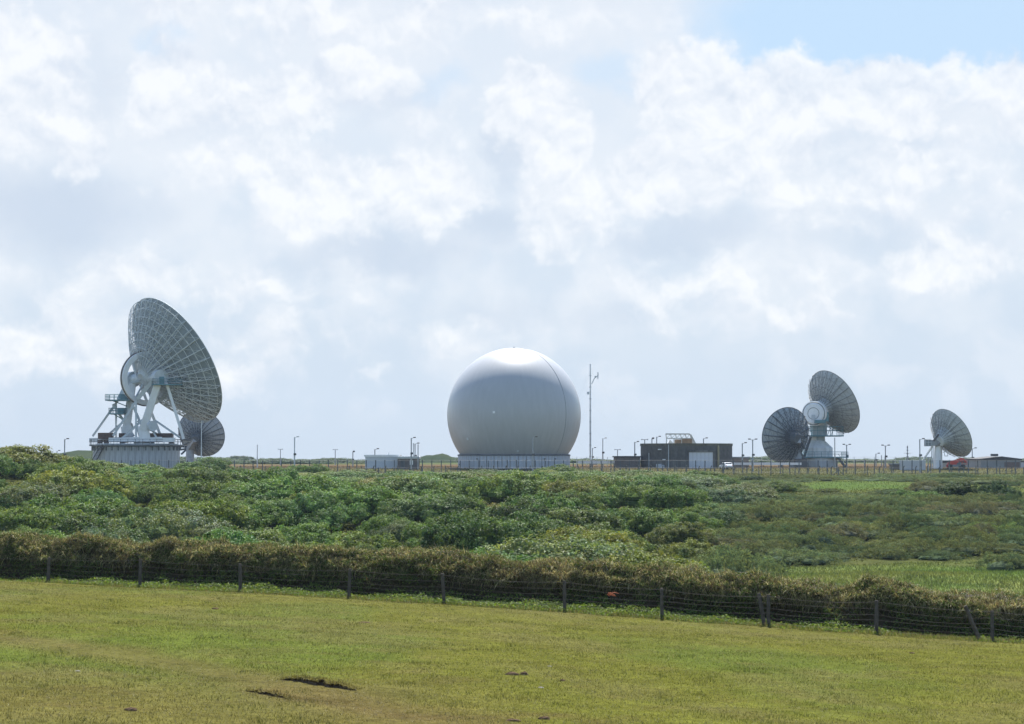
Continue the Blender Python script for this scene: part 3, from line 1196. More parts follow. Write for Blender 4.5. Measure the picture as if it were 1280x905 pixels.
mb.lathe([(8.6, 0.0), (8.6, 0.22), (9.0, 0.22), (9.0, 0.0)], 64)
mb.build('azimuth_track', M_steel, big)
for (x0, x1, y, nm) in ((134, 163, 500.5, 'side_platform'), (138.5, 157, 517.5, 'side_platform')):
    mb = MB()
    c0 = (Q(x0, y, -2) + Q(x1, y, -2)) / 2
    w_ = (x1 - x0) * mpp(DB)
    mb.box(c0, (w_, 4.6, 0.24))
    mb.beam(c0 - Vector((w_ * 0.25, 0, 0.1)), c0 + Vector((w_ * 0.35, 0, -1.3)), 0.18, 0.2)
    o = mb.build(nm, M_teal, big)
    mb = MB()
    railing(mb, [c0 + Vector((sx * w_ / 2, sy * 2.2, 0.12)) for sx, sy in ((-1, -1), (1, -1), (1, 1), (-1, 1))], 1.15, 0.95, 0.05, True)
    mb.build('platform_railing', M_teal, o)
    mb = MB()
    mb.box(c0 + Vector((w_ * 0.22, 0.2, 0.7)), (1.5, 1.2, 1.2))
    mb.build('drive_motor', M_teal, o)


# ---------------------------------------------------------- small dish behind it
DS = 560.0
cS = P(252, 541.5, DS)
ped = P(237.5, 575, DS)
sbase = Vector((ped.x, ped.y, gz(ped.x, ped.y)))
sdish = thing('dish_antenna', 'small dark-backed dish antenna on a single post, half hidden behind the biggest dish', 'dish antenna', sbase, 'dish antennas of the earth station')
aS = 30.5 * mpp(DS)
Ms, ns, rS, vS, botS, depS = build_dish(sdish, cS, 0.36, 0.36, 0.86, aS, 0.36, 24, [aS * t for t in (0.12, 0.42, 0.72, 1.0)], 2.0, aS * 0.2, M_dpanel, M_drib, 0.075, bracing=False, open_rim=0.55)
MLs = Matrix.Translation(-sbase) @ Ms
mb = MB()
mb.lathe([(aS * 0.24, 0.1), (aS * 0.24, -1.6), (aS * 0.14, -2.6), (0.05, -2.6)], 16)
mb.build('hub', M_drib, sdish, matrix=MLs)
hubw = (Ms @ Vector((0, 0, -2.2))) - sbase
mb = MB()
mb.tube((0, 0, 0), (0, 0, P(237.5, 559, DS).z - sbase.z), 1.25, 1.05, 14)
mb.beam((0, 0, P(237.5, 559, DS).z - sbase.z - 0.2), hubw, 1.6, 1.8)
mb.build('pedestal', M_post, sdish)
mb = MB()
for p0, p1 in (((226.5, 568), (236, 559)), ((226.5, 562), (233, 561)), ((222, 557.5), (234, 559))):
    mb.tube(P(*p0, DS) - sbase, P(*p1, DS) - sbase, 0.28, n=5)
mb.build('stay_strut', M_drib, sdish)

# ---------------------------------------------------------- right-hand pair
DP = 470.0
tb = P(1022, 580, DP)
tbase = Vector((tb.x, tb.y, gz(tb.x, tb.y)))
tow = thing('dish_antenna', 'tilted pale dish antenna with white round housing on a stepped concrete pedestal', 'dish antenna', tbase, 'dish antennas of the earth station')
cT = P(1043.5, 502, DP)
aT = 42.5 * mpp(DP)
Mt, nT, rT, vT, botT, depT = build_dish(tow, cT, 0.70, 0.43, 0.57, aT, 0.36, 28, [aT * t for t in (0.16, 0.40, 0.62, 0.82, 1.0)], 1.7, aT * 0.2, M_cream, M_ribgrey, 0.06, open_rim=0.65)
MLt = Matrix.Translation(-tbase) @ Mt


def QT(px, py, dd=0.0):
    return P(px, py, DP + dd) - tbase


mb = MB()
mb.lathe([(aT * 0.27, 0.1), (aT * 0.27, -1.4), (aT * 0.2, -2.4), (0.05, -2.4)], 18)
mb.build('hub', M_steel, tow, matrix=MLt)
hub_t = Mt @ Vector((0, 0, -2.0)) - tbase
# round housing facing the camera's side
hc = QT(1019.5, 517, -3.2)
hax = (-vT + rT * -0.30).normalized()
mb = MB()
mb.lathe([(0.05, 1.7), (2.2, 1.7), (2.5, 1.45), (2.9, 1.3), (2.9, -1.6), (2.6, -1.8), (0.05, -1.8)], 32)
Rh = hax.to_track_quat('Z', 'Y').to_matrix().to_4x4()
Rh.translation = hc
mb.build('round_housing', M_white, tow, True, matrix=Rh)
mb = MB()
mb.poly([Vector((2.62 * math.cos(2 * math.pi * k / 32), 2.62 * math.sin(2 * math.pi * k / 32), 1.42)) for k in range(32)], 0.13, 6, True)
mb.build('housing_ring', M_ribgrey, tow, matrix=Rh)
mb = MB()
mb.poly([Vector((1.35 * math.cos(2 * math.pi * k / 24), 1.35 * math.sin(2 * math.pi * k / 24), 1.72)) for k in range(24)], 0.07, 5, True)
mb.build('housing_ring', M_ribgrey, tow, matrix=Rh)
mb = MB()
mb.box((0.0, -0.9, 1.74), (0.9, 1.2, 0.14))
mb.build('access_hatch', M_steel, tow, matrix=Rh)
mb = MB()
mb.beam(hc, hub_t, 3.0, 3.2)
mb.build('yoke', M_steel, tow)
mb = MB()
mb.box(QT(1031.5, 521, -4.2), (1.5, 1.4, 2.2))
mb.box(QT(1025, 527, -5.4), (2.6, 0.7, 0.8))
mb.build('equipment_cabinet', M_teal, tow, bevel=0.05)
mb = MB()
mb.box(QT(1023.5, 536, -0.5), (3.4, 3.2, 3.2))
mb.tube(QT(1022.5, 552, 0), QT(1022.5, 538, 0), 1.7, 1.5, 18)
mb.build('turning_head', mat('blue_grey_steel', (0.30, 0.36, 0.38), 0.6, 0.25, 0.7), tow, bevel=0.1)
mb = MB()
for sx in (-1, 1):
    mb.beam(QT(1021 + sx * 7, 540, -1.5), QT(1021 + sx * 7, 517, -1.0), 0.6, 0.8, up=vT)
mb.build('fork_arms', M_steel, tow)
o = MB().box(QT(1027.5, 545, 0), (9.2, 6.6, 0.28)).build('platform', M_teal, tow)
mb = MB()
railing(mb, [QT(1027.5, 545, 0) + Vector((sx * 4.5, sy * 3.2, 0.14)) for sx, sy in ((-1, -1), (1, -1), (1, 1), (-1, 1))], 2.0, 1.3, 0.06, True)
for xx in (1034, 1038.5):
    mb.beam(QT(xx, 545, -3), QT(xx + 4, 534, -3), 0.12, 0.12)
mb.build('platform_railing', M_teal, o)
# pedestal: octagonal cone on drum, then concrete base
zz = lambda py: QT(1022, py).z
mb = MB()
mb.lathe([(1.6, zz(546)), (1.7, zz(550)), (3.7, zz(560)), (3.7, zz(571)), (0.05, zz(571))], 8, c=(QT(1021.5, 560).x, 0, 0), a0=0.39, a1=0.39 + 2 * math.pi)
mb.build('pedestal_cone', mat('pale_painted_concrete', (0.64, 0.66, 0.65), 0.7, 0.12, 0.5, streak=((0.3, 0.3, 0.27), 0.4)), tow)
o = MB().box((QT(1023, 571.5).x, 0, zz(571.6)), (12.6, 9.5, 0.26)).build('base_deck', M_teal, tow)
mb = MB()
railing(mb, [Vector((QT(1023, 571).x + sx * 6.2, sy * 4.6, zz(571))) for sx, sy in ((-1, -1), (1, -1), (1, 1), (-1, 1))], 1.15, 1.4, 0.05, True)
mb.build('deck_railing', M_teal, o)
mb = MB()
mb.lathe([(4.5, -0.2), (4.5, zz(571.9)), (0.05, zz(571.9))], 24, c=(QT(1023, 575).x, 0, 0))
mb.build('base_drum', M_conc2, tow, True)
mb = MB()
for k in range(11):
    t = k / 10
    mb.box((QT(1045 + 8.5 * t, 575).x, -3.6, zz(572) * (1 - t) + 0.1), (0.5, 1.2, 0.12))
mb.beam((QT(1044, 570).x, -4.2, zz(571.6)), (QT(1054, 570).x, -4.2, 0), 0.12, 0.35)
mb.beam((QT(1044, 570).x, -3.0, zz(571.6)), (QT(1054, 570).x, -3.0, 0), 0.12, 0.35)
mb.beam((QT(1044, 570).x, -4.2, zz(567.5)), (QT(1054, 570).x, -4.2, 0.9), 0.08, 0.08)
mb.build('steps', M_drib, tow)
mb = MB()
for k in range(22):
    t = k / 21
    mb.box(QT(1003.5 + 9 * t, 574 - 27 * t, -3.5), (0.9, 0.8, 0.1))
mb.beam(QT(1003, 575, -3.9), QT(1012.5, 546, -3.9), 0.12, 0.3)
mb.beam(QT(1004.5, 575, -3.1), QT(1014, 546, -3.1), 0.12, 0.3)
mb.build('ladder_stair', M_drib, tow)

DA = 462.0
ab = P(996, 582, DA)
abase = Vector((ab.x, ab.y + 2, gz(ab.x, ab.y)))
adish = thing('dish_antenna', 'low dark-ribbed dish antenna facing away, just left of the stepped pedestal', 'dish antenna', abase, 'dish antennas of the earth station')
cA = P(981.5, 543.5, DA)
aA = 34.8 * mpp(DA)
Ma, nA_, rA, vA, botA, depA = build_dish(adish, cA, -0.57, 0.20, 0.79, aA, 0.36, 24, [aA * t for t in (0.14, 0.42, 0.72, 1.0)], 2.2, aA * 0.2, M_dpanel, M_drib, 0.075, ribs=24, open_rim=0.6)
MLa = Matrix.Translation(-abase) @ Ma
mb = MB()
mb.lathe([(aA * 0.26, 0.1), (aA * 0.26, -1.5), (aA * 0.17, -2.8), (0.05, -2.8)], 16)
mb.build('hub', M_drib, adish, matrix=MLa)
hub_a = Ma @ Vector((0, 0, -2.4)) - abase
mb = MB()
mb.tube((0, 0, 0), (0, 0, hub_a.z - 0.6), 1.5, 1.1, 14)
mb.beam((0, 0, hub_a.z - 1.4), hub_a, 1.8, 2.0)
mb.build('pedestal', M_post, adish)
mb = MB()
mb.box((0.8, -2.6, 1.1), (2.8, 2.0, 2.1))
mb.build('drive_cabinet', M_black, adish, bevel=0.05)
mb = MB()
for sx in (-1, 1):
    mb.beam((sx * 3.4, 1.0, 0), (0, 0, hub_a.z - 1.0), 0.3, 0.35)
mb.build('stay_strut', M_drib, adish)

# ---------------------------------------------------------- far right dish on a pole
DF = 440.0
fb = P(1171, 588, DF)
fbase = Vector((fb.x, fb.y, gz(fb.x, fb.y)))
fdish = thing('dish_antenna', 'smaller pale dish antenna on a white pole mount, nearest the right edge', 'dish antenna', fbase, 'dish antennas of the earth station')
cF = P(1190, 541, DF)
aF = 33.2 * mpp(DF)
Mf, nF, rF, vF, botF, depF = build_dish(fdish, cF, 0.68, 0.46, 0.57, aF, 0.36, 24, [aF * t for t in (0.16, 0.44, 0.72, 1.0)], 1.5, aF * 0.22, M_cream, M_ribgrey, 0.05, open_rim=0.5)
MLf = Matrix.Translation(-fbase) @ Mf


def QF(px, py, dd=0.0):
    return P(px, py, DF + dd) - fbase


mb = MB()
mb.lathe([(aF * 0.40, 0.35), (aF * 0.36, -0.6), (aF * 0.20, -2.0), (0.05, -2.1)], 24)
mb.build('hub', M_steel, fdish, True, matrix=MLf)
mb = MB()
for k in range(24):
    t = 2 * math.pi * (k + 0.5) / 24
    mb.tube((aF * 0.36 * math.cos(t), aF * 0.36 * math.sin(t), -0.5), (aF * 0.68 * math.cos(t), aF * 0.68 * math.sin(t), 0.75), 0.07, 0.05, 4)
mb.build('hub_struts', M_white, fdish, matrix=MLf)
hub_f = Mf @ Vector((0, 0, -1.4)) - fbase
mb = MB()
pp = QF(1173, 557)
mb.tube((pp.x - 0.2, 0, -0.3), (pp.x, 0, pp.z), 1.05, 0.80, 18)
mb.build('pole', M_white, fdish, True)
mb = MB()
mb.beam(QF(1158, 554, -1), QF(1184, 552, 0), 1.5, 1.35)
mb.beam(QF(1172, 555, 0), hub_f, 1.4, 1.6)
mb.build('boom', M_post, fdish, bevel=0.06)
mb = MB()
mb.box(QF(1159.5, 553.5, -1), (1.2, 1.5, 1.5))
mb.build('counterweight', M_greyclad, fdish)
mb = MB()
railing(mb, [QF(1157, 557, -2), QF(1164, 557, -2)], 1.3, 0.6, 0.04)
mb.beam(QF(1155, 574, 0), QF(1166, 558, 0), 0.25, 0.25)
mb.beam(QF(1152, 577, 1), QF(1164, 558.5, 1), 0.2, 0.2)
mb.tube(QF(1166.5, 588, -1), QF(1166.5, 556, -1), 0.09, n=5)
mb.tube(QF(1164.5, 588, -1), QF(1164.5, 556, -1), 0.09, n=5)
for k in range(16):
    mb.tube(QF(1164.5, 586 - 2 * k, -1), QF(1166.5, 586 - 2 * k, -1), 0.05, n=4)
mb.build('ladder', M_steel, fdish)
mb = MB()
mb.beam(QF(1167, 551, -2), QF(1173.5, 543, -3), 0.28, 0.35)
mb.build('jack_screw', M_black, fdish)
mb = MB()
for (x0, y0, x1, y1) in ((1180, 563, 1181, 570), (1183, 561, 1185, 570), (1179, 566, 1184, 563), (1181, 570, 1185, 570)):
    mb.tube(QF(x0, y0, 0), QF(x1, y1, 0), 0.06, n=4)
mb.build('cable_rack', M_steel, fdish)

# ================================================================== buildings
def building(name, label, px0, px1, ptop, D, depth, wallm, roofm, cat='building', over=0.25, roof_h=0.3, gable=0.0, panels=0, gapm=None):
    """A flat or low-pitched building whose front fills px0..px1 and whose eaves reach row ptop."""
    a, b = P(px0, 580, D), P(px1, 580, D)
    w = b.x - a.x
    cx, cy = (a.x + b.x) / 2, D + depth / 2
    z0 = min(gz(cx, D), gz(cx, D + depth), gz(a.x, D), gz(b.x, D)) - 0.05
    h = P(px0, ptop, D).z - z0
    t = thing(name, label, cat, (cx, cy, z0))
    mb = MB()
    mb.box((0, 0, (h - roof_h) / 2), (w, depth, h - roof_h))
    mb.build('wall', wallm, t)
    mb = MB()
    if gable:
        y0, y1 = -depth / 2 - over, depth / 2 + over
        x0, x1 = -w / 2 - over, w / 2 + over
        g = [(x0, y0, h - roof_h), (x1, y0, h - roof_h), (x1, y0, h), (x0 + (x1 - x0) * 0.52, y0, h + gable), (x0, y0, h)]
        mb.prism(g, (0, y1 - y0, 0))
    else:
        mb.box((0, 0, h - roof_h / 2), (w + 2 * over, depth + 2 * over, roof_h))
    mb.build('roof', roofm, t)
    if panels:
        mb = MB().box((0, 0, 0), (w / panels - 0.06, 0.06, h - roof_h - 0.1))
        me = mb.mesh('cladding_panel', wallm)
        for k in range(panels):
            link_mesh('cladding_panel', me, t, loc=(-w / 2 + w / panels * (k + 0.5), -depth / 2 - 0.031, (h - roof_h) / 2))
    return t, w, h, depth


# round blackened concrete building
DC = 452.0
rb2 = 57.0 * mpp(DC)
cc = P(858, 585, DC)
cbase = Vector((cc.x, cc.y, gz(cc.x, cc.y)))
ctop = P(858, 554.5, DC).z - cbase.z
rnd_b = thing('round_building', 'low round blackened concrete building with pale double doors and roof frame', 'building', cbase)
NPC = 36
ang = 2 * math.pi / NPC
mb = MB()
mb.lathe([(rb2 - 0.35, 0), (rb2 - 0.35, ctop - 0.2), (0.02, ctop - 0.2)], 72)
mb.build('inner_wall', M_darkconc, rnd_b)
mb = MB()
mb.lathe([(rb2 - 0.3, 0), (rb2, 0), (rb2, ctop - 0.55), (rb2 - 0.3, ctop - 0.55)], 2, a0=-ang / 2 + 0.004, a1=ang / 2 - 0.004)
wp = mb.mesh('wall_panel', M_darkconc)
for k in range(NPC):
    link_mesh('wall_panel', wp, rnd_b, matrix=Matrix.Rotation(ang * k, 4, 'Z'))
mb = MB()
mb.lathe([(rb2 - 0.4, ctop - 0.55), (rb2 + 0.12, ctop - 0.55), (rb2 + 0.12, ctop), (rb2 - 0.5, ctop), (rb2 - 0.5, ctop - 0.15), (0.02, ctop - 0.15)], 72)
mb.build('parapet', mat('mossy_parapet', (0.12, 0.115, 0.085), 0.9, 0.4, 1.0, streak=((0.05, 0.05, 0.045), 0.7)), rnd_b)


def QC(px, py, dd=0.0):
    return P(px, py, DC + dd) - cbase


# doors: flat panels let into the curved wall
dfront = -rb2 - 0.05
dx0, dx1 = (856 - 858) * mpp(DC - 10), (886 - 858) * mpp(DC - 10)
zt_ = P(870, 565.5, DC - 10).z - cbase.z
nl = 6
lw = (dx1 - dx0) / nl
dpan = MB().box((0, 0, zt_ / 2), (lw - 0.05, 0.12, zt_)).mesh('door_panel', mat('pale_steel_door', (0.52, 0.56, 0.62), 0.6, 0.1, 0.6, streak=((0.36, 0.36, 0.36), 0.4)))
for k in range(nl):
    link_mesh('door_panel', dpan, rnd_b, loc=(dx0 + lw * (k + 0.5), dfront - 0.1, 0.02))
mb = MB()
mb.box((dx0 - 0.2, dfront + 0.2, zt_ / 2), (0.35, 1.2, zt_ + 0.3))
mb.box((dx1 + 0.2, dfront + 0.5, zt_ / 2), (0.35, 1.8, zt_ + 0.3))
mb.box(((dx0 + dx1) / 2, dfront + 0.45, zt_ + 0.28), (dx1 - dx0 + 0.8, 1.7, 0.5))
mb.build('door_frame', M_darkconc, rnd_b)
mb = MB()
t = math.asin((893 - 858) / 57.0)
mb.box((rb2 * math.sin(t), -rb2 * math.cos(t) - 0.12, ctop / 2 - 0.2), (0.45, 0.35, ctop - 0.5), rz=t)
mb.build('pilaster', M_yellow, rnd_b)
for px, py, w_, h_ in ((822, 561.8, 0.75, 0.22), (827, 574.5, 0.6, 0.2)):
    t = math.asin((px - 858) / 57.3)
    MB().box(((rb2 + 0.2) * math.sin(t), -(rb2 + 0.2) * math.cos(t), QC(px, py, -9).z), (w_, 0.4, h_), rz=t).build('floodlight', M_white, rnd_b)
mb = MB()
t = math.asin((821 - 858) / 57.5)
mb.box(((rb2 + 0.3) * math.sin(t), -(rb2 + 0.3) * math.cos(t), QC(821, 582, -9).z), (1.0, 0.6, 0.75), rz=t)
mb.box(((rb2 + 0.3) * math.sin(t + 0.05), -(rb2 + 0.3) * math.cos(t + 0.05), 0.4), (1.5, 0.7, 0.8), rz=t)
mb.build('wall_cabinet', M_paleblue, rnd_b)
mb = MB()
for px in (809.5, 832):
    t = math.asin((px - 858) / 57.2)
    mb.tube(((rb2 + 0.1) * math.sin(t), -(rb2 + 0.1) * math.cos(t), 0), ((rb2 + 0.1) * math.sin(t), -(rb2 + 0.1) * math.cos(t), ctop * (0.62 if px < 820 else 0.95)), 0.09, n=5)
mb.build('drainpipe', M_steel, rnd_b)
# steel frame on its roof: sloping lattice table (top beam row, lower beam row, stays)
fr = thing('roof_frame', 'white steel frame with sloping end left standing on the round building roof', 'steel frame', Vector((cbase.x, cbase.y, cbase.z + ctop - 0.15)))
L1 = fr.location


def QR(px, py, dd=0.0):
    return P(px, py, DC + dd) - L1


mb = MB()
for dd in (-3.0, 3.0):
    mb.beam(QR(832, 542.5, dd), QR(862, 542.5, dd), 0.22, 0.28)
    mb.beam(QR(832.5, 548, dd), QR(864, 548, dd), 0.18, 0.22)
    for j in range(6):
        p0, p1 = QR(832.3 + 6 * j, 542.5, dd), QR(833 + 6.3 * j, 548, dd)
        mb.beam(p0, p1, 0.16, 0.18)
        if j < 5:
            mb.beam(p1, QR(832.3 + 6 * (j + 1), 542.5, dd), 0.09, 0.1)
    for px in (833, 842.5, 852):
        q = QR(px, 548, dd)
        mb.beam(q, Vector((q.x, q.y, 0)), 0.18, 0.2)
    q = QR(863, 543, dd)
    mb.beam(q, Vector((QR(868, 554).x, q.y, 0)), 0.3, 0.35)
for j in range(6):
    mb.beam(QR(832.3 + 6 * j, 542.5, -3), QR(832.3 + 6 * j, 542.5, 3), 0.14, 0.16)
    mb.beam(QR(833 + 6.3 * j, 548, -3), QR(833 + 6.3 * j, 548, 3), 0.14, 0.16)
mb.build('lattice', mat('flaking_white_steel', (0.55, 0.52, 0.46), 0.7, 0.25, 1.0), fr)
mb = MB()
mb.box((QR(848, 550, -1).x, -1.0, 0.55), (1.6, 1.5, 1.1))
mb.box((QR(858.5, 550, -1).x, -0.8, 0.6), (2.2, 2.0, 1.2))
mb.build('plant_boxes', mat('tan_plant_box', (0.28, 0.20, 0.13), 0.8, 0.3, 1.5), fr)
mb = MB()
x0_, x1_ = QR(834.5, 550, -2).x, QR(843, 550, -2).x
mb.prism([(x0_, -2.2, 0.02), (x1_, -2.2, 0.02), (x0_ + (x1_ - x0_) * 0.3, -2.2, 1.05)], (0, 2.5, 0))
mb.build('canvas_cover', M_white, fr)

t, w, h, dp = building('brick_annex', 'low dark brick annex with felt roof at left of the round building', 769.5, 800.5, 570, 446, 9, M_brick, M_darkroof)
t, w, h, dp = building('brick_annex', 'low brown lean-to at right of the round blackened building', 915.5, 936, 571, 452, 7, mat('brown_grey_render', (0.17, 0.145, 0.13), 0.9, 0.2, 0.8), M_greyclad)
# pale cabin and dark brick shed, left of the radome
t, w, h, dp = building('cabin', 'pale blue-grey flat-roofed cabin with white parapet, left of the white dome', 456.5, 498, 568.5, 440, 8, M_paleblue, M_white, panels=9, roof_h=0.45)
mb = MB()
mb.tube((w * 0.18, -1, h), (w * 0.18, -1, h + 0.6), 0.15, n=8)
mb.build('roof_vent', M_steel, t)
t, w, h, dp = building('brick_shed', 'small dark brick shed with wavy roof edge beside the pale cabin', 497, 523, 571.5, 436, 6, M_brick, M_steel, roof_h=0.35)
mb = MB().tube((0, -dp / 2 - 0.40, 0), (0, dp / 2 + 0.40, 0), 0.22, n=8)
me = mb.mesh('roof_rib', M_steel)
for k in range(14):
    link_mesh('roof_rib', me, t, loc=(-w / 2 + w / 13.0 * k, 0, h + 0.02))
mb = MB()
mb.box((w * 0.17, -dp / 2 - 0.04, 1.5), (0.75, 0.06, 0.95))
mb.build('notice_board', M_white, t)
mb = MB()
mb.box((-w * 0.25, -dp / 2 - 0.03, 1.05), (0.95, 0.08, 2.1))
mb.build('door', mat('dark_painted_door', (0.06, 0.07, 0.08), 0.5), t)
# far left sheds
t, w, h, dp = building('long_shed', 'long low bluish shed with pale roof at far left behind the scrub', 54, 80, 571.5, 470, 12, M_paleblue, M_steel, roof_h=0.5)
t, w, h, dp = building('long_shed', 'flat grey shed right of the far-left lamp post', 79, 101, 574.5, 468, 10, M_greyclad, M_paleblue)
t, w, h, dp = building('brown_shed', 'small brown shed with dark flat roof left of the concrete drum', 102, 116.5, 573.8, 444, 5, mat('brown_boards', (0.13, 0.10, 0.085), 0.85, 0.25, 1.2), M_darkroof, panels=5)
# right hand buildings
t, w, h, dp = building('container', 'pale grey flat-topped container cabin in front of the far right dish', 1128.5, 1157, 575.2, 430, 4, mat('pale_grey_container', (0.46, 0.48, 0.51), 0.6, 0.1, 0.8), M_steel, panels=11, roof_h=0.2, over=0.05)
t, w, h, dp = building('cabin', 'tiny brown cabin left of the pale grey container', 1116, 1127.5, 579, 434, 4, mat('brown_grey_render', (0, 0, 0)), M_greyclad)
t, w, h, dp = building('low_store', 'long low store with dark roof and pale wall behind the red lift', 1177, 1229, 575.6, 468, 9, mat('buff_wall', (0.42, 0.40, 0.36), 0.85, 0.12, 0.6), M_darkroof, panels=9, roof_h=0.55)
t, w, h, dp = building('dark_shed', 'wide dark grey shed with shallow pitched roof at the right edge', 1226, 1276, 573.5, 446, 14, M_greyclad, M_darkroof, gable=0.55, panels=12, roof_h=0.3)
mb = MB()
mb.box((w * -0.05, -3, h + 0.85), (1.4, 1.4, 0.5))
mb.build('roof_vent', M_darkroof, t)
mb = MB()
mb.box((w * 0.28, -dp / 2 - 0.09, (h - 0.6) / 2), (3.4, 0.05, h - 0.9))
mb.build('roller_door', mat('brown_roller_door', (0.13, 0.095, 0.085), 0.7), t)
t, w, h, dp = building('pale_shed', 'pale low shed cut off by the right edge', 1276, 1306, 576, 460, 9, M_paleblue, M_darkroof, panels=6)
# pale rail / kerb walls seen as thin lines between the buildings
for (x0, x1, y, lab) in ((722, 769, 576.3, 'long pale low wall between the guyed mast and dark brick annex'), (916, 1002, 578, 'long pale low wall right of the round building')):
    a, b = P(x0, y, 450), P(x1, y, 450)
    z0 = gz((a.x + b.x) / 2, 450)
    t = thing('low_wall', lab, 'wall', ((a.x + b.x) / 2, 450, z0))
    n_ = max(6, int((b.x - a.x) / 1.6))
    hh = a.z - z0
    me = MB().box((0, 0, 0), ((b.x - a.x) / n_ - 0.05, 0.25, 0.55)).mesh('rail_panel', M_white)
    for k in range(n_):
        link_mesh('rail_panel', me, t, loc=(-(b.x - a.x) / 2 + (b.x - a.x) / n_ * (k + 0.5), 0, hh - 0.3))
    me = MB().box((0, 0.16, hh / 2 - 0.3), (0.18, 0.2, hh - 0.6)).mesh('support_post', M_fpost)
    for k in range(0, n_ + 1, 2):
        link_mesh('support_post', me, t, loc=(-(b.x - a.x) / 2 + (b.x - a.x) / n_ * min(k, n_ - 0.2), 0, 0))

# ================================================================== mast
DM = 455.0
q = P(738, 578, DM)
mbase = Vector((q.x, q.y, gz(q.x, q.y)))
mast = thing('guyed_mast', 'tall thin white guyed mast with side aerial, right of the dome', 'mast', mbase)
mz = P(738, 455, DM).z - mbase.z
mb = MB()
mb.tube((0, 0, 0), (0, 0, mz), 0.22, 0.15, 10)
mb.build('pole', M_postlight, mast)
mb = MB()
for k in range(1, 9):
    mb.tube((0, 0, mz * k / 9 - 0.12), (0, 0, mz * k / 9 + 0.12), 0.27, n=10)
mb.box((-0.5, 0, mz * 0.72), (0.5, 0.4, 0.6))
mb.build('flange', M_steel, mast)
mb = MB()
p1 = Vector(((743.5 - 738) * mpp(DM), 0, P(738, 472.5, DM).z - mbase.z))
mb.tube((0.3, 0, p1.z - 1.4), p1, 0.10, n=5)
mb.tube(p1, p1 + Vector((0.9, 0, 0.7)), 0.08, n=5)
mb.tube(p1 + Vector((0.75, 0, -0.2)), p1 + Vector((0.75, 0, 1.3)), 0.13, n=5)
mb.box(p1 + Vector((0.2, 0, 0.25)), (0.4, 0.3, 0.4))
mb.build('side_aerial', M_steel, mast)
gw = MB()
for (gxx, gyy) in ((17.5, 6), (-9, 16), (-8, -15)):
    for zf in (0.62, 0.94):
        gw.tube((0, 0, mz * zf), (gxx, gyy, gz(mbase.x + gxx, mbase.y + gyy) - mbase.z), 0.010, n=3, caps=False)
gw.build('guy_wires', M_steel, mast)
mb = MB()
mb.box((0.7, -0.5, 1.3), (1.6, 1.0, 1.0))
mb.build('base_cabinet', M_post, mast)

# ================================================================== lamp posts
LAMP_GROUP = 'lamp posts and camera poles of the compound'


def lamp(px, ptop, D, kind, label, pole_r=0.11, m=None):
    b = P(px, 585, D)
    z0 = gz(b.x, D)
    h = P(px, ptop, D).z - z0
    m = m or M_post
    nm = {'lamp': 'lamp_post', 'cam': 'camera_pole', 'tee': 'aerial_pole', 'two': 'lamp_post', 'plain': 'pole', 'lattice': 'aerial_pole'}[kind]
    t = thing(nm, label, 'pole' if kind in ('plain', 'tee', 'lattice', 'cam') else 'lamp post', (b.x, D, z0), LAMP_GROUP)
    mb = MB()
    mb.tube((0, 0, 0), (0, 0, h * 0.5), pole_r * 1.25, n=8)
    mb.tube((0, 0, h * 0.5), (0, 0, h), pole_r * 0.9, n=8)
    mb.build('pole', m, t)
    if kind in ('lamp', 'two'):
        for s in ((1,) if kind == 'lamp' else (1, -1)):
            mb = MB()
            mb.tube((0, 0, h - 0.2), (s * 0.55, -0.25, h + 0.10), 0.05, n=5)
            mb.build('arm', m, t)
            mb = MB()
            mb.box((s * 0.72, -0.3, h + 0.12), (0.55, 0.32, 0.24))
            mb.build('lamp_head', M_black if m is M_post else m, t, bevel=0.05)
        mb = MB()
        mb.box((0.12, -0.16, h * 0.52), (0.55, 0.4, 0.42))
        mb.build('junction_box', M_black, t)
    elif kind == 'cam':
        mb = MB()
        mb.box((0.28, -0.2, h + 0.05), (0.5, 0.5, 0.4))
        mb.build('camera_head', M_black, t, bevel=0.05)
        mb = MB()
        mb.box((0.1, -0.16, h * 0.5), (0.45, 0.35, 0.36))
        mb.build('junction_box', M_black, t)
    elif kind == 'tee':
        mb = MB()
        mb.tube((-0.75, 0, h), (0.75, 0, h), 0.07, n=5)
        mb.box((-0.7, 0, h), (0.2, 0.2, 0.3))
        mb.box((0.7, 0, h), (0.2, 0.2, 0.3))
        mb.build('crossbar', m, t)
    elif kind == 'lattice':
        mb = MB()
        for k in range(4):
            z = h * (0.5 + 0.14 * k)
            mb.box((0.0, 0, z), (0.5 - 0.06 * k, 0.2, 0.3))
        mb.tube((-0.9, 0, h * 0.66), (0.9, 0, h * 0.66), 0.05, n=4)
        mb.build('aerial_boxes', M_post, t)
    return t


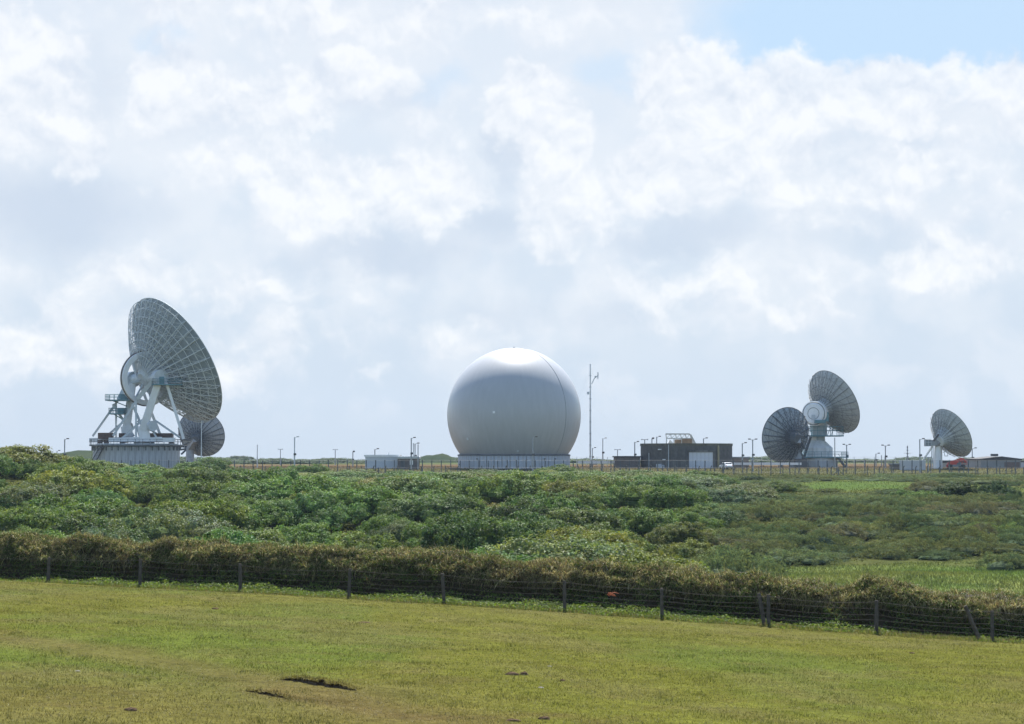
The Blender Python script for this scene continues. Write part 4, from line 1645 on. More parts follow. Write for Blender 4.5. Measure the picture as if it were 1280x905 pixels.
LAMPS = [
    (80.5, 549, 425, 'lamp', 'grey lamp post at far left, nearest the left edge'),
    (71, 563.5, 560, 'lamp', 'short distant lamp post left of the far-left lamp post'),
    (321.5, 556, 470, 'plain', 'thin plain pole left of the tall camera lamp post, right of the big dish'),
    (350.5, 561.5, 640, 'tee', 'tiny distant T-topped pole between the plain pole and tall lamp post'),
    (368, 546.5, 418, 'lamp', 'tall grey lamp post between the big dish and the pale cabin'),
    (419, 562, 640, 'tee', 'tiny distant T-topped pole right of the tall lamp post'),
    (441, 564.5, 500, 'cam', 'short thin camera pole left of the pale cabin'),
    (468.5, 561.5, 455, 'lamp', 'short lamp post rising behind the pale cabin roof'),
    (514, 547.5, 432, 'lamp', 'tallest lamp post at the brick shed'),
    (516.7, 554, 440, 'plain', 'thin pole just right of the tallest lamp post at the brick shed'),
    (518.7, 554.5, 437, 'lamp', 'hooked lamp post in the middle of the poles at the brick shed'),
    (522.5, 555.5, 433, 'plain', 'rightmost thin pole of the cluster at the brick shed'),
    (666, 546.5, 414, 'lamp', 'lamp post standing in front of the white dome'),
    (740.6, 560, 540, 'lamp', 'short lamp post just right of the guyed mast foot'),
    (753.5, 548, 470, 'lamp', 'pale tall lamp post between guyed mast and dark annex'),
    (772, 562, 520, 'tee', 'short flat-topped pole at left end of the dark brick annex'),
    (793.5, 552.5, 458, 'lamp', 'lamp post behind the dark brick annex roof'),
    (815, 548, 466, 'cam', 'left camera pole above the round building roof'),
    (821, 546, 468, 'lamp', 'lamp post above the round building, left of the roof frame'),
    (806, 549.5, 470, 'tee', 'thin crossbar pole at the left edge of the round building roof'),
    (879.5, 548, 468, 'lamp', 'lamp post above the round building, right of the roof frame'),
    (928, 554, 440, 'lamp', 'lamp post over the brown lean-to'),
    (941, 549.5, 425, 'two', 'double-headed lamp post left of the low dark dish'),
    (1043.7, 547, 440, 'plain', 'slim dark pole just right of the stepped pedestal'),
    (1058.5, 556, 470, 'two', 'double-headed lamp post right of the stepped pedestal steps'),
    (1095, 567, 520, 'lamp', 'shorter hooked lamp post left of the double-headed pole on the right'),
    (1102, 569, 520, 'plain', 'short plain pole between hooked and double-headed lamp posts on the right'),
    (1107, 557, 455, 'two', 'double-headed lamp post midway between the paired dishes and pale container'),
    (1134.5, 557, 470, 'lattice', 'slim aerial pole with stacked boxes behind the pale container'),
    (1150, 549, 418, 'lamp', 'tall lamp post in front of the pale grey container'),
    (1160.3, 571.5, 425, 'tee', 'short T-topped post between container and far right dish pole'),
    (1215.5, 560.5, 470, 'lamp', 'thin lamp post right of the far right dish'),
]
for a in LAMPS:
    lamp(*a, pole_r=0.13 if a[3] != 'plain' else 0.11, m=M_steel if a[0] in (753.5, 368, 321.5) else None)
lamp(251.5, 526, 425, 'plain', 'tall thin white pole in front of the small dish behind the biggest dish', 0.09, M_postlight)


# ================================================================== compound fences
def security_fence(name, label, D, px0, px1, step, h, crank, ph, pm, wires, mesh_step, r=0.016, strain=()):
    x0, x1 = ray(px0, 590).x * D, ray(px1, 590).x * D
    n = int((x1 - x0) / step)
    t = thing(name, label, 'fence', ((x0 + x1) / 2, D, gz((x0 + x1) / 2, D)))
    L = t.location
    rnd = random.Random(int(D))
    mb = MB()
    mb.box((0, 0, h / 2 - 0.2), (ph, ph, h + 0.4))
    if crank:
        mb.beam((0, 0, h), (0.05, -0.42, h + 0.38), ph * 0.85, ph * 0.85)
    pmesh = mb.mesh('post', pm)
    xs = [x0 + (x1 - x0) * k / n for k in range(n + 1)]
    for x in xs:
        o = link_mesh('post', pmesh, t, loc=(x - L.x, 0, gz(x, D) - L.z + rnd.uniform(-0.08, 0.06)))
        o.rotation_euler = (rnd.uniform(-0.02, 0.02), rnd.uniform(-0.02, 0.02), rnd.uniform(-0.3, 0.3))
    mb = MB()
    zz_ = [gz(x, D) - L.z for x in xs]
    for wz in wires:
        for k in range(n):
            mb.tube((xs[k] - L.x, -0.08, zz_[k] + wz * h), (xs[k + 1] - L.x, -0.08, zz_[k + 1] + wz * h), r, n=3, caps=False)
    mb.build('line_wires', M_fence, t)
    if mesh_step:
        mb = MB()
        for k in range(n):
            m_ = max(1, int(step / mesh_step))
            for j in range(m_):
                f0, f1 = j / m_, (j + 1) / m_
                xa, xb = xs[k] + (xs[k + 1] - xs[k]) * f0 - L.x, xs[k] + (xs[k + 1] - xs[k]) * f1 - L.x
                za, zb = zz_[k] + (zz_[k + 1] - zz_[k]) * f0, zz_[k] + (zz_[k + 1] - zz_[k]) * f1
                mb.tube((xa, -0.1, za), (xa, -0.1, za + h), 0.008, n=3, caps=False)
        tag(mb.build('wire_mesh', M_fence, t), kind='stuff')
    mb = MB()
    for px in strain:
        x = ray(px, 590).x * D
        z = gz(x, D) - L.z
        mb.beam((x - L.x, 0, z), (x - L.x, 0, z + h), ph * 1.3, ph * 1.3)
        for s in (-1, 1):
            mb.beam((x - L.x + s * 1.5, -0.1, z), (x - L.x, -0.1, z + h * 0.75), ph * 0.7, ph * 0.7)
    if strain:
        mb.build('straining_post', pm, t)
    return t


security_fence('security_fence', 'tall dark wire-mesh security fence along the front of the whole compound', 412, -60, 1340, 1.92, 2.8, False, 0.17,
               M_drib, (0.99,), 0.16, 0.013)
security_fence('security_fence', 'lower outer fence of cranked concrete posts just above the scrub', 398, -60, 1340, 2.38, 1.75, True, 0.17,
               M_fpost, (0.98, 0.5), 0, strain=(328, 473, 1048))
security_fence('security_fence', 'pale back fence of the compound behind the right-hand dishes', 520, 926, 1132, 2.6, 2.6, False, 0.12,
               M_steel, (0.99, 0.66, 0.33), 0.30, 0.022)
security_fence('security_fence', 'pale back fence of the compound behind the guyed mast', 518, 708, 772, 2.6, 2.6, False, 0.12,
               M_steel, (0.99, 0.66, 0.33), 0.30, 0.022)

# ================================================================== red boom lift
DL = 438.0
q = P(1195, 586, DL)
lift = thing('boom_lift', 'red articulated boom lift with folded arm parked beside the far right dish', 'boom lift', (q.x, q.y, gz(q.x, q.y)))
LL = lift.location


def QL(px, py, dd=0.0):
    return P(px, py, DL + dd) - LL


mb = MB()
mb.box((0, 0, 0.72), (3.7, 1.7, 0.36))
mb.build('chassis', M_greyclad, lift, bevel=0.06)
mb = MB()
mb.box((-0.9, 0, 1.15), (1.9, 1.5, 0.44))
mb.build('engine_cover', M_red, lift, bevel=0.08)
wm = MB().lathe([(0.01, -0.17), (0.30, -0.17), (0.50, -0.13), (0.50, 0.13), (0.30, 0.17), (0.01, 0.17)], 18).mesh('wheel', M_tyre, True)
for sx in (-1.35, 1.35):
    for sy in (-1.0, 1.0):
        o = link_mesh('wheel', wm, lift, loc=(sx, sy, 0.50))
        o.rotation_euler = (math.pi / 2, 0, 0)
mb = MB()
mb.beam(QL(1183, 583, -0.5), QL(1204, 574.2, -0.5), 0.42, 0.55, w1=0.35, h1=0.4)
mb.build('lower_boom', M_red, lift, bevel=0.04)
mb = MB()
mb.beam(QL(1186, 578.5, 0.3), QL(1203, 573.2, 0.3), 0.38, 0.45)
mb.beam(QL(1203.5, 573.2, -0.1), QL(1207, 577.2, -0.1), 0.3, 0.36)
mb.build('upper_boom', M_red, lift, bevel=0.04)
mb = MB()
mb.box(QL(1198.5, 580.5, 0), (0.8, 1.0, 0.9))
mb.build('turret', M_greyclad, lift, bevel=0.05)
mb = MB()
c0 = QL(1205.5, 579.5, -0.1)
c0 = Vector((c0.x, c0.y, 0.95))
for z in (0.0, 0.5, 1.0):
    for (ax, ay, bx, by) in ((-.5, -.4, .5, -.4), (.5, -.4, .5, .4), (.5, .4, -.5, .4), (-.5, .4, -.5, -.4)):
        mb.tube(c0 + Vector((ax, ay, z)), c0 + Vector((bx, by, z)), 0.035, n=4)
for ax in (-.5, .5):
    for ay in (-.4, .4):
        mb.tube(c0 + Vector((ax, ay, 0)), c0 + Vector((ax, ay, 1.0)), 0.035, n=4)
mb.box(c0, (1.0, 0.8, 0.06))
mb.build('basket', M_red, lift)

# ================================================================== parked white car
DK = 436.0
q = P(907.5, 586, DK)
car = thing('parked_car', 'white car parked against the right side of the round building', 'car', (q.x, q.y, gz(q.x, q.y)), rz=0.25)
W2, LEN = 0.88, 4.2
side = [(-2.1, 0.32), (-2.1, 0.78), (-1.95, 0.92), (-1.75, 1.0), (-1.45, 1.42), (-0.2, 1.47), (0.35, 1.40), (0.95, 0.98), (1.9, 0.85), (2.1, 0.65), (2.1, 0.32)]
mb = MB()
mb.prism([(-W2, y, z) for (y, z) in side], (2 * W2, 0, 0))
mb.build('body', M_white, car, bevel=0.09)
mb = MB()
mb.beam((0, -1.66, 1.10), (0, -1.47, 1.38), 1.35, 0.03, up=Vector((0, -1, 0.6)))
mb.build('rear_window', M_glass, car)
mb = MB()
for s in (-1, 1):
    mb.prism([(s * (W2 + 0.005), y, z) for (y, z) in ((-1.45, 1.05), (-1.3, 1.36), (-0.15, 1.40), (0.3, 1.34), (0.75, 1.02))], (s * 0.015, 0, 0))
mb.build('side_windows', M_glass, car)
wm2 = MB().lathe([(0.01, -0.1), (0.2, -0.1), (0.31, -0.08), (0.31, 0.08), (0.2, 0.1), (0.01, 0.1)], 16).mesh('wheel', M_tyre, True)
for sx in (-0.8, 0.8):
    for sy in (-1.3, 1.3):
        o = link_mesh('wheel', wm2, car, loc=(sx, sy, 0.31))
        o.rotation_euler = (0, math.pi / 2, 0)
mb = MB()
for s in (-1, 1):
    mb.box((s * 0.7, -2.06, 0.80), (0.26, 0.12, 0.16))
mb.build('tail_lights', M_red, car)
mb = MB()
mb.box((0, -2.09, 0.45), (1.7, 0.12, 0.2))
mb.build('bumper', M_black, car)

# ================================================================== vegetation
RNG = np.random.default_rng(11)


def fit_frames(N):
    """For unit normals N, two tangents each."""
    up = np.where(np.abs(N[:, 2:3]) < 0.95, np.array([[0, 0, 1.0]]), np.array([[1.0, 0, 0]]))
    T = np.cross(up, N)
    T /= np.linalg.norm(T, axis=1, keepdims=True) + 1e-9
    B = np.cross(N, T)
    return T, B


def leaves(C, N, size, aspect, rng, jitter=0.6):
    """Rhombic leaf sprays: centres C, normals N (jittered), half-lengths size."""
    n = len(C)
    N = N + rng.normal(0, jitter, (n, 3))
    N /= np.linalg.norm(N, axis=1, keepdims=True) + 1e-9
    T, B = fit_frames(N)
    a = rng.uniform(0, 2 * np.pi, (n, 1))
    U = T * np.cos(a) + B * np.sin(a)
    W = -T * np.sin(a) + B * np.cos(a)
    s = size[:, None]
    bend = N * s * 0.25
    V = np.stack([C - U * s, C + W * s * aspect + bend, C + U * s, C - W * s * aspect + bend], 1)
    F = np.arange(4 * n).reshape(n, 4)
    return V.reshape(-1, 3), F


def crown_mesh(name, seed, nleaf, size, aspect, lobes, sub, flat, mater, jitter=0.55, tint_spread=0.35, core=0.72, spiky=0.0):
    """A wind-clipped crown (unit radius, height about `flat`): big lobes carrying small clumps, each clump covered in leaf sprays."""
    rng = np.random.default_rng(seed)
    L = []
    for k in range(lobes):
        a = rng.uniform(0, 2 * np.pi)
        r = 0.70 * math.sqrt(rng.uniform(0, 1)) if k else 0.0
        rad = rng.uniform(0.28, 0.46)
        h = flat * (1 - 0.62 * r * r) * rng.uniform(0.75, 1.05)
        L.append((r * math.cos(a), r * math.sin(a), max(0.1, h - rad * 0.6), rad))
    L = np.array(L)
    # clumps on the lobes
    k = rng.integers(0, lobes, sub * 3)
    D = rng.normal(0, 1, (sub * 3, 3))
    D /= np.linalg.norm(D, axis=1, keepdims=True)
    D[:, 2] = np.where(D[:, 2] < -0.45, -D[:, 2], D[:, 2])
    S = L[k, :3] + D * L[k, 3:4] * np.array([1, 1, 0.62])
    keep = np.ones(len(S), bool)
    for (lx, ly, lz, lr) in L:
        e = np.sqrt(((S[:, 0] - lx) / lr) ** 2 + ((S[:, 1] - ly) / lr) ** 2 + ((S[:, 2] - lz) / (lr * 0.62)) ** 2)
        keep &= e > 0.86
    S0 = S
    S = S[keep & (S[:, 2] > 0.02)][:sub]
    SD = D[keep & (S0[:, 2] > 0.02)][:sub]
    ns = len(S)
    srad = rng.uniform(0.06, 0.17, ns)
    S = S + SD * rng.uniform(-0.03, 0.09, (ns, 1))
    stint = rng.normal(1.0, 0.16, ns)
    swarm = rng.uniform(0, 1, ns)
    # leaf sprays on the clumps
    j = rng.integers(0, ns, nleaf)
    d = rng.normal(0, 1, (nleaf, 3)) + SD[j] * 0.9
    d /= np.linalg.norm(d, axis=1, keepdims=True)
    C = S[j] + d * (srad[j] * rng.uniform(0.55, 1.05, nleaf))[:, None] * np.array([1, 1, 0.75])
    C[:, 2] = np.maximum(C[:, 2], 0.01)
    sz = rng.uniform(0.6, 1.25, nleaf) * size
    nn = d * (1 - spiky) + np.array([0, 0, 1.0]) * 0.45 * (1 - spiky)
    V, F = leaves(C, nn, sz, aspect, rng, jitter)
    t = np.clip(stint[j] * rng.normal(1.04, tint_spread * 0.62, nleaf), 0.35, 2.0)
    tint = np.stack([t * (1 + 0.28 * (swarm[j] - 0.4)), t, t * (1 - 0.25 * (swarm[j] - 0.5))], 1)
    tint = np.repeat(tint, 4, 0)
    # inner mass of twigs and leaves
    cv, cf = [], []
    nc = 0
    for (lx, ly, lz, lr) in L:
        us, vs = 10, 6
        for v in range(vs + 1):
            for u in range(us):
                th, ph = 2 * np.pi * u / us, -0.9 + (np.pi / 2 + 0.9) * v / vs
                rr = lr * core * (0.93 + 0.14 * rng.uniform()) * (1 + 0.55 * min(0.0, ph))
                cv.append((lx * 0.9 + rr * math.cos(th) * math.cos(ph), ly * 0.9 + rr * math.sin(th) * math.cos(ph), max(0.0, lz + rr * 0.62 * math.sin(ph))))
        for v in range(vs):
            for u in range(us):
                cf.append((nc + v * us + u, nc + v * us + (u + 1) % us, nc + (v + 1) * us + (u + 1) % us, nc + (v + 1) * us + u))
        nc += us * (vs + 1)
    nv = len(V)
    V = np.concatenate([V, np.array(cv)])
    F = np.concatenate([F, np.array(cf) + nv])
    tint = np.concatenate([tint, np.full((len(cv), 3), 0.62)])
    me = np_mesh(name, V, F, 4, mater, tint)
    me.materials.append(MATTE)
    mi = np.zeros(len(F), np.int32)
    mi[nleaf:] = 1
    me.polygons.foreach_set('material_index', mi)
    return me


LEAF = leaf_mat('scrub_leaves', True, 0.28, 0.55, 0.12)
GORSE = leaf_mat('gorse_spines', True, 0.30, 0.7, 0.05)
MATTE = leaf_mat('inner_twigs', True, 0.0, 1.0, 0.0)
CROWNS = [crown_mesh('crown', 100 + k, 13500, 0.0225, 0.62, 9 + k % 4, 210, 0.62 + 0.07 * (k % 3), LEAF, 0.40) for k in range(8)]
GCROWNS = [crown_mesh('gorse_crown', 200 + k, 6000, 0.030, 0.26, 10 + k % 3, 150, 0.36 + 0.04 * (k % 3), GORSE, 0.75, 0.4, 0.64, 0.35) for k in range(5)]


def trunk_mesh(seed):
    rng = random.Random(seed)
    mb = MB()
    mb.tube((0, 0, -0.12), (0.02, 0.01, 0.16), 0.045, 0.032, 7)
    for k in range(4):
        a = k * 1.57 + rng.uniform(-0.4, 0.4)
        r = rng.uniform(0.2, 0.42)
        p = Vector((0.02, 0.01, 0.14))
        q = Vector((r * 0.5 * math.cos(a), r * 0.5 * math.sin(a), 0.26))
        e = Vector((r * math.cos(a), r * math.sin(a), 0.40))
        mb.tube(p, q, 0.026, 0.018, 6)
        mb.tube(q, e, 0.018, 0.006, 5)
    return mb.mesh('trunk', mat('grey_bark', (0.10, 0.085, 0.07), 0.9, 0.3, 3.0))


TRUNKS = [trunk_mesh(k) for k in range(3)]

TONES = {  # own leaf colours
    'mid green': (0.098, 0.160, 0.042), 'yellow-green': (0.136, 0.176, 0.042), 'dark green': (0.056, 0.098, 0.034),
    'grey-green': (0.112, 0.158, 0.072), 'fresh green': (0.096, 0.172, 0.043), 'olive brown': (0.130, 0.150, 0.048)}
GTONES = {'grey-green': (0.112, 0.150, 0.086), 'dull olive': (0.122, 0.148, 0.078), 'dusky brown-green': (0.118, 0.126, 0.084), 'dark green': (0.082, 0.120, 0.066), 'green': (0.120, 0.170, 0.070)}


def scrub_tree(x, y, r, h, tone, label, group=None, k=0, rz=0.0, zoff=-0.25):
    z = gz(x, y)
    t = thing('scrub_tree', label, 'tree', (x, y, z + zoff), group, rz)
    hs = h / 0.78
    c = link_mesh('crown', CROWNS[k % len(CROWNS)], t)
    c.scale = (r, r, hs)
    j = random.Random(int(x * 97 + y * 13))
    v = j.uniform(0.84, 1.18)
    b = TONES[tone]
    c.color = (b[0] * v * j.uniform(0.9, 1.12), b[1] * v, b[2] * v * j.uniform(0.8, 1.25), 1)
    tr = link_mesh('trunk', TRUNKS[k % 3], t)
    tr.scale = (r, r, hs)
    return t


def gorse(x, y, r, h, tone, label, group=None, k=0, rz=0.0, zoff=-0.15, name='gorse_bush'):
    z = gz(x, y)
    o = link_mesh(name, GCROWNS[k % len(GCROWNS)])
    o.location = (x, y, z + zoff)
    o.rotation_euler = (0, 0, rz)
    o.scale = (r, r * 0.9, h / 0.5)
    j = random.Random(int(x * 91 + y * 17))
    v = j.uniform(0.85, 1.18)
    b = GTONES[tone]
    o.color = (b[0] * v, b[1] * v, b[2] * v, 1)
    tag(o, label, 'bush', group)
    return o


def pxcol(x, y):
    return 640 + FPX * x / y


BELOW = [(230, 'below the biggest dish'), (440, 'left of the pale cabin'), (570, 'below the pale cabin and brick shed'), (730, 'below the white dome'),
         (920, 'below the round blackened building'), (2000, 'on the right below the paired dishes')]


def where(x, y):
    p = pxcol(x, y)
    return [t for lim, t in BELOW if p < lim][0]


def band(y):
    return 'close behind the brown hedge' if y < 185 else ('midway up the thicket' if y < 260 else 'near the compound fence')


PLACED = []   # (x, y, r) of everything already standing


def free(x, y, r, f=0.8):
    return all((x - a) ** 2 + (y - b) ** 2 > ((r + c) * f) ** 2 for a, b, c in PLACED)


def at(px, d):
    return ray(px, 600).x * d


# --- the ones a viewer can pick out
HERO_T = [  # px, distance, radius, height, tone, label
    (380, 385, 5.2, 3.5, 'mid green', 'rounded green tree alone against the fence left of the pale cabin'),
    (262, 372, 6.4, 4.1, 'mid green', 'broad dark tree below the small dish, rising over the fence line'),
    (700, 388, 5.6, 2.7, 'mid green', 'dense green tree under the right side of the white dome'),
    (150, 300, 6.5, 3.3, 'yellow-green', 'wide flat-topped tree directly under the concrete drum'),
    (520, 330, 5.0, 2.6, 'fresh green', 'bright green tree below the brick shed'),
    (598, 165, 5.2, 5.0, 'dark green', 'darkest deep green tree low in the middle of the thicket'),
    (662, 188, 4.6, 4.6, 'dark green', 'dark tree with bare grey twigs below the dome'),
    (902, 205, 3.6, 2.6, 'dark green', 'dark green tree at the right end of the thicket, above gorse mound'),
    (1142, 250, 3.4, 2.5, 'fresh green', 'bright yellowish-green tree among gorse on the right'),
    (1205, 256, 4.4, 2.8, 'dark green', 'dark spreading tree right of the bright tree on the right'),
    (1250, 252, 2.7, 2.8, 'dark green', 'round dark tree near the right edge'),
    (20, 268, 8.5, 4.6, 'yellow-green', 'olive tree on the crest of the left-hand hillock'),
    (938, 330, 2.2, 1.5, 'dark green', 'small dark round tree right of the thicket top'),
    (545, 200, 5.6, 4.0, 'mid green', 'broad low green tree in the middle of the thicket below the brick shed'),
    (205, 190, 6.5, 4.2, 'grey-green', 'silvery grey-green tree left of centre in the thicket'),
]
for i, (px, d, r, h, tone, lab) in enumerate(HERO_T):
    x = at(px, d)
    PLACED.append((x, d, r))
    scrub_tree(x, d, r, h, tone, lab, None, i, i * 1.3)
HERO_G = [
    (915, 142, 4.2, 3.1, 'grey-green', 'big smooth grey-green gorse mound just left of the lower meadow'),
    (1160, 285, 4.0, 1.8, 'dusky brown-green', 'dark brown-tinged gorse bush above the bright tree on the right'),
    (1190, 375, 7.5, 1.2, 'dark green', 'long dark gorse clump under the red boom lift'),
    (1240, 335, 7.0, 1.2, 'dull olive', 'flat olive gorse clump at right, below the dark shed'),
    (1235, 200, 3.4, 1.5, 'green', 'pale green flowering bush beside the small meadow at right'),
    (1000, 172, 3.6, 1.5, 'grey-green', 'gorse bush at the top left corner of the lower meadow'),
    (1268, 163, 3.2, 1.7, 'grey-green', 'gorse bush at right edge of the picture above the lower meadow'),
]
for i, (px, d, r, h, tone, lab) in enumerate(HERO_G):
    x = at(px, d)
    PLACED.append((x, d, r))
    gorse(x, d, r, h, tone, lab, None, i, i * 1.1)

# --- the thicket: scattered trees, nearest and largest first
rs = random.Random(4)
NT = 0
tones_l = list(TONES)
cands = []
for _ in range(9000):
    y = 106 + (392 - 106) * rs.random() ** 1.35
    x = rs.uniform(-1, 1) * (0.262 * y + 14)
    cands.append((x, y))
for x, y in cands:
    if NT >= 298:
        break
    p = pxcol(x, y)
    wob = 40 * (vn(np.array([y / 25.0]), np.array([0.0]), 3)[0] - 0.5)
    edge = 890 + wob if y < 195 else (895 + (y - 195) * 1.3 + wob if y < 300 else 1000 + wob - (y - 300) * 1.0)
    if p > edge - 25 or float(meadow_mask(np.array([x]), np.array([y]))[0]) > 0.2:
        continue
    if y > 388 and rs.random() < 0.6:
        continue
    right = sstep(700, 950, p)
    r = rs.choice([rs.uniform(3.0, 4.2), rs.uniform(3.8, 5.6), rs.uniform(5.0, 7.0)]) * (0.9 + 0.25 * float(sstep(150, 330, y))) * (1 - 0.2 * float(right))
    if not free(x, y, r, 0.55):
        continue
    h = rs.uniform(2.3, 3.5) + 0.34 * (r - 2.5) + rs.choice([0, 0.3, 1.2])
    h *= (1 - 0.30 * float(right))
    h = min(h, r * 0.80)
    h = min(h, np.interp(y, [200, 260, 300, 350, 395], [9, 3.8, 2.9, 2.2, 1.9]) * rs.uniform(0.8, 1.08))
    lim = 555 if p < 100 else (579 if p < 290 else 588)
    lim = 600 if p > 940 else lim
    h = max(1.0, min(h, 3.4 - (lim - 572) / FPX * y - gz(x, y) + 0.2))
    n = float(fbm(np.array([x / 30.0]), np.array([y / 30.0]), 77, 3)[0])
    if n < 0.40:
        tone = rs.choice(['mid green', 'dark green', 'mid green', 'grey-green'])
    elif n < 0.55:
        tone = rs.choice(['mid green', 'yellow-green', 'fresh green', 'mid green', 'grey-green'])
    else:
        tone = rs.choice(['yellow-green', 'mid green', 'mid green', 'mid green', 'olive brown', 'fresh green', 'fresh green'])
    g = f'{tone} trees {band(y)} {where(x, y)}'
    lab = f'{tone} scrub tree {band(y)} {where(x, y)}'
    PLACED.append((x, y, r))
    scrub_tree(x, y, r, h, tone, lab, g, rs.randrange(8), rs.uniform(0, 6.28))
    NT += 1

# --- gorse heath on the right and along the fence
NG = 0
for _ in range(26000):
    if NG >= 298:
        break
    y = 108 + (402 - 108) * rs.random() ** 1.25
    x = rs.uniform(-0.05, 1) * (0.262 * y + 16)
    p = pxcol(x, y)
    fence_strip = y > 374 and p > 420
    if p < 860 and not fence_strip:
        continue
    if y > 394:
        continue
    if y < 176 and p > 905:
        continue
    if float(meadow_mask(np.array([x]), np.array([y]))[0]) > 0.25:
        continue
    r = rs.uniform(2.2, 5.6) * (0.8 + 0.5 * float(sstep(170, 330, y)))
    if not free(x, y, r, 0.46):
        continue
    h = rs.uniform(0.8, 2.0)
    if y > 270:
        h = rs.uniform(0.6, 1.15)
    if p > 985 and y < 295:
        h = max(0.5, min(h, 3.4 - (617 - 572) / FPX * y - gz(x, y)))
    n = float(fbm(np.array([x / 22.0]), np.array([y / 22.0]), 99, 3)[0])
    tone = rs.choice(['grey-green', 'dull olive', 'grey-green', 'dark green'] if n < 0.5 else ['dull olive', 'grey-green', 'dull olive', 'dusky brown-green', 'grey-green', 'dark green'])
    g = f'{tone} gorse {band(y)} {where(x, y)}'
    lab = f'{tone} gorse bush {band(y).replace("midway up the thicket", "on the slope")} {where(x, y)}'
    PLACED.append((x, y, r))
    gorse(x, y, r, h, tone, lab, g, rs.randrange(5), rs.uniform(0, 6.28))
    NG += 1
print('scrub trees', NT, 'gorse', NG)

def skyline(px):
    for lim, t in ((120, 'above the far-left sheds'), (280, 'behind the biggest dish'), (450, 'between the biggest dish and the cabin'), (570, 'behind the cabin and brick shed'),
                   (730, 'behind the white dome'), (940, 'behind the round building'), (1110, 'behind the paired dishes'), (3000, 'behind the far right dish')):
        if px < lim:
            return t


# --- distant hedgerow trees and hills behind the compound
rs = random.Random(9)
for k in range(58):
    px = -20 + 1320 * (k + rs.uniform(-0.3, 0.3)) / 57
    d = rs.uniform(760, 1150)
    top = 3.0 if px > 560 else (3.0 if px > 275 else 4.6)
    h = top * rs.uniform(0.7, 1.15) * d / 950
    if 290 < px < 320 or 60 < px < 70 or 95 < px < 110:
        h *= 1.35
    scrub_tree(at(px, d), d, rs.uniform(9, 17), h, 'dark green',
               f'far-off hedgerow tree on the skyline {skyline(px)}', f'skyline trees {skyline(px)}', rs.randrange(8), rs.uniform(0, 6), -0.6)


def hill(px0, px1, top, d, depth, label):
    x0, x1 = at(px0, d), at(px1, d)
    n, m = 40, 8
    V = []
    for j in range(m + 1):
        for i in range(n + 1):
            u, v = i / n, j / m
            s = math.sin(math.pi * u) ** 0.8 * math.sin(math.pi * v) ** 0.7
            hh = (EYE.z + (HORIZON - top) / FPX * d) * s * (0.8 + 0.35 * float(fbm(np.array([u * 7]), np.array([v * 3 + px0]), 5, 3)[0]))
            V.append((x0 + (x1 - x0) * u, d + depth * v, gz(x0 + (x1 - x0) * u, d + depth * v) - 0.5 + hh))
    F = [(j * (n + 1) + i, j * (n + 1) + i + 1, (j + 1) * (n + 1) + i + 1, (j + 1) * (n + 1) + i) for j in range(m) for i in range(n)]
    col = lerp3((0.022, 0.036, 0.020), (0.048, 0.060, 0.030), fbm(np.array([v[0] / 18 for v in V]), np.array([v[1] / 18 for v in V]), 66, 3))
    o = link_mesh('hill', np_mesh('hill', V, F, 4, ground.data.materials[0], col, True))
    tag(o, label, None, None, 'structure')


hill(-30, 130, 563.5, 820, 240, 'low dark wooded hill behind the sheds at far left')
hill(500, 575, 567.5, 900, 200, 'low mound behind the compound left of the dome')

# --- undergrowth that fills the ground between the bushes: nobody could count it
def undergrowth():
    rng = np.random.default_rng(3)
    n = 140000
    y = 100 + 300 * rng.uniform(0, 1, n) ** 0.9
    x = rng.uniform(-1, 1, n) * (0.262 * y + 18)
    m = meadow_mask(x, y)
    ok = (m < 0.3) & (fbm(x / 3, y / 3, 5, 2) > 0.36)
    x, y = x[ok], y[ok]
    n = len(x)
    z = ground_z(x, y) + rng.uniform(0.05, 0.85, n) * (0.4 + fbm(x / 5, y / 5, 6, 2))
    V, F = leaves(np.stack([x, y, z], 1), np.tile([0, 0, 0.8], (n, 1)), np.where(x / y > 0.1, 0.6, 1.0) * rng.uniform(0.10, 0.24, n), 0.6, rng, 0.6)
    a = fbm(x / 9, y / 9, 7, 3)
    col = lerp3((0.045, 0.066, 0.022), (0.085, 0.092, 0.030), sstep(0.35, 0.65, a)) * rng.uniform(0.65, 1.3, (n, 1))
    o = link_mesh('undergrowth', np_mesh('undergrowth', V, F, 4, leaf_mat('undergrowth_leaves', False, 0.3, 0.9, 0.0), np.repeat(col, 4, 0)))
    tag(o, kind='stuff')


undergrowth()


def blades(x, y, z, h, w, lean, rng, segs=1, az_=None):
    """Grass blades: tapering triangles (segs=1) or drooping strips ending in a point."""
    n = len(x)
    a = rng.uniform(0, 2 * np.pi, n) if az_ is None else az_
    fx, fy = np.cos(a), np.sin(a)
    bz = rng.uniform(0, 2 * np.pi, n)
    wx, wy = np.cos(bz), np.sin(bz)
    V = np.zeros((n, 3, 3))
    V[:, 0] = np.stack([x - wx * w / 2, y - wy * w / 2, z], 1)
    V[:, 1] = np.stack([x + wx * w / 2, y + wy * w / 2, z], 1)
    V[:, 2] = np.stack([x + fx * lean, y + fy * lean, z + h], 1)
    return V.reshape(-1, 3), np.arange(3 * n).reshape(n, 3)


GRASSM = leaf_mat('field_grass', False, 0.42, 0.6, 0.2, (1.15, 1.12, 0.7))


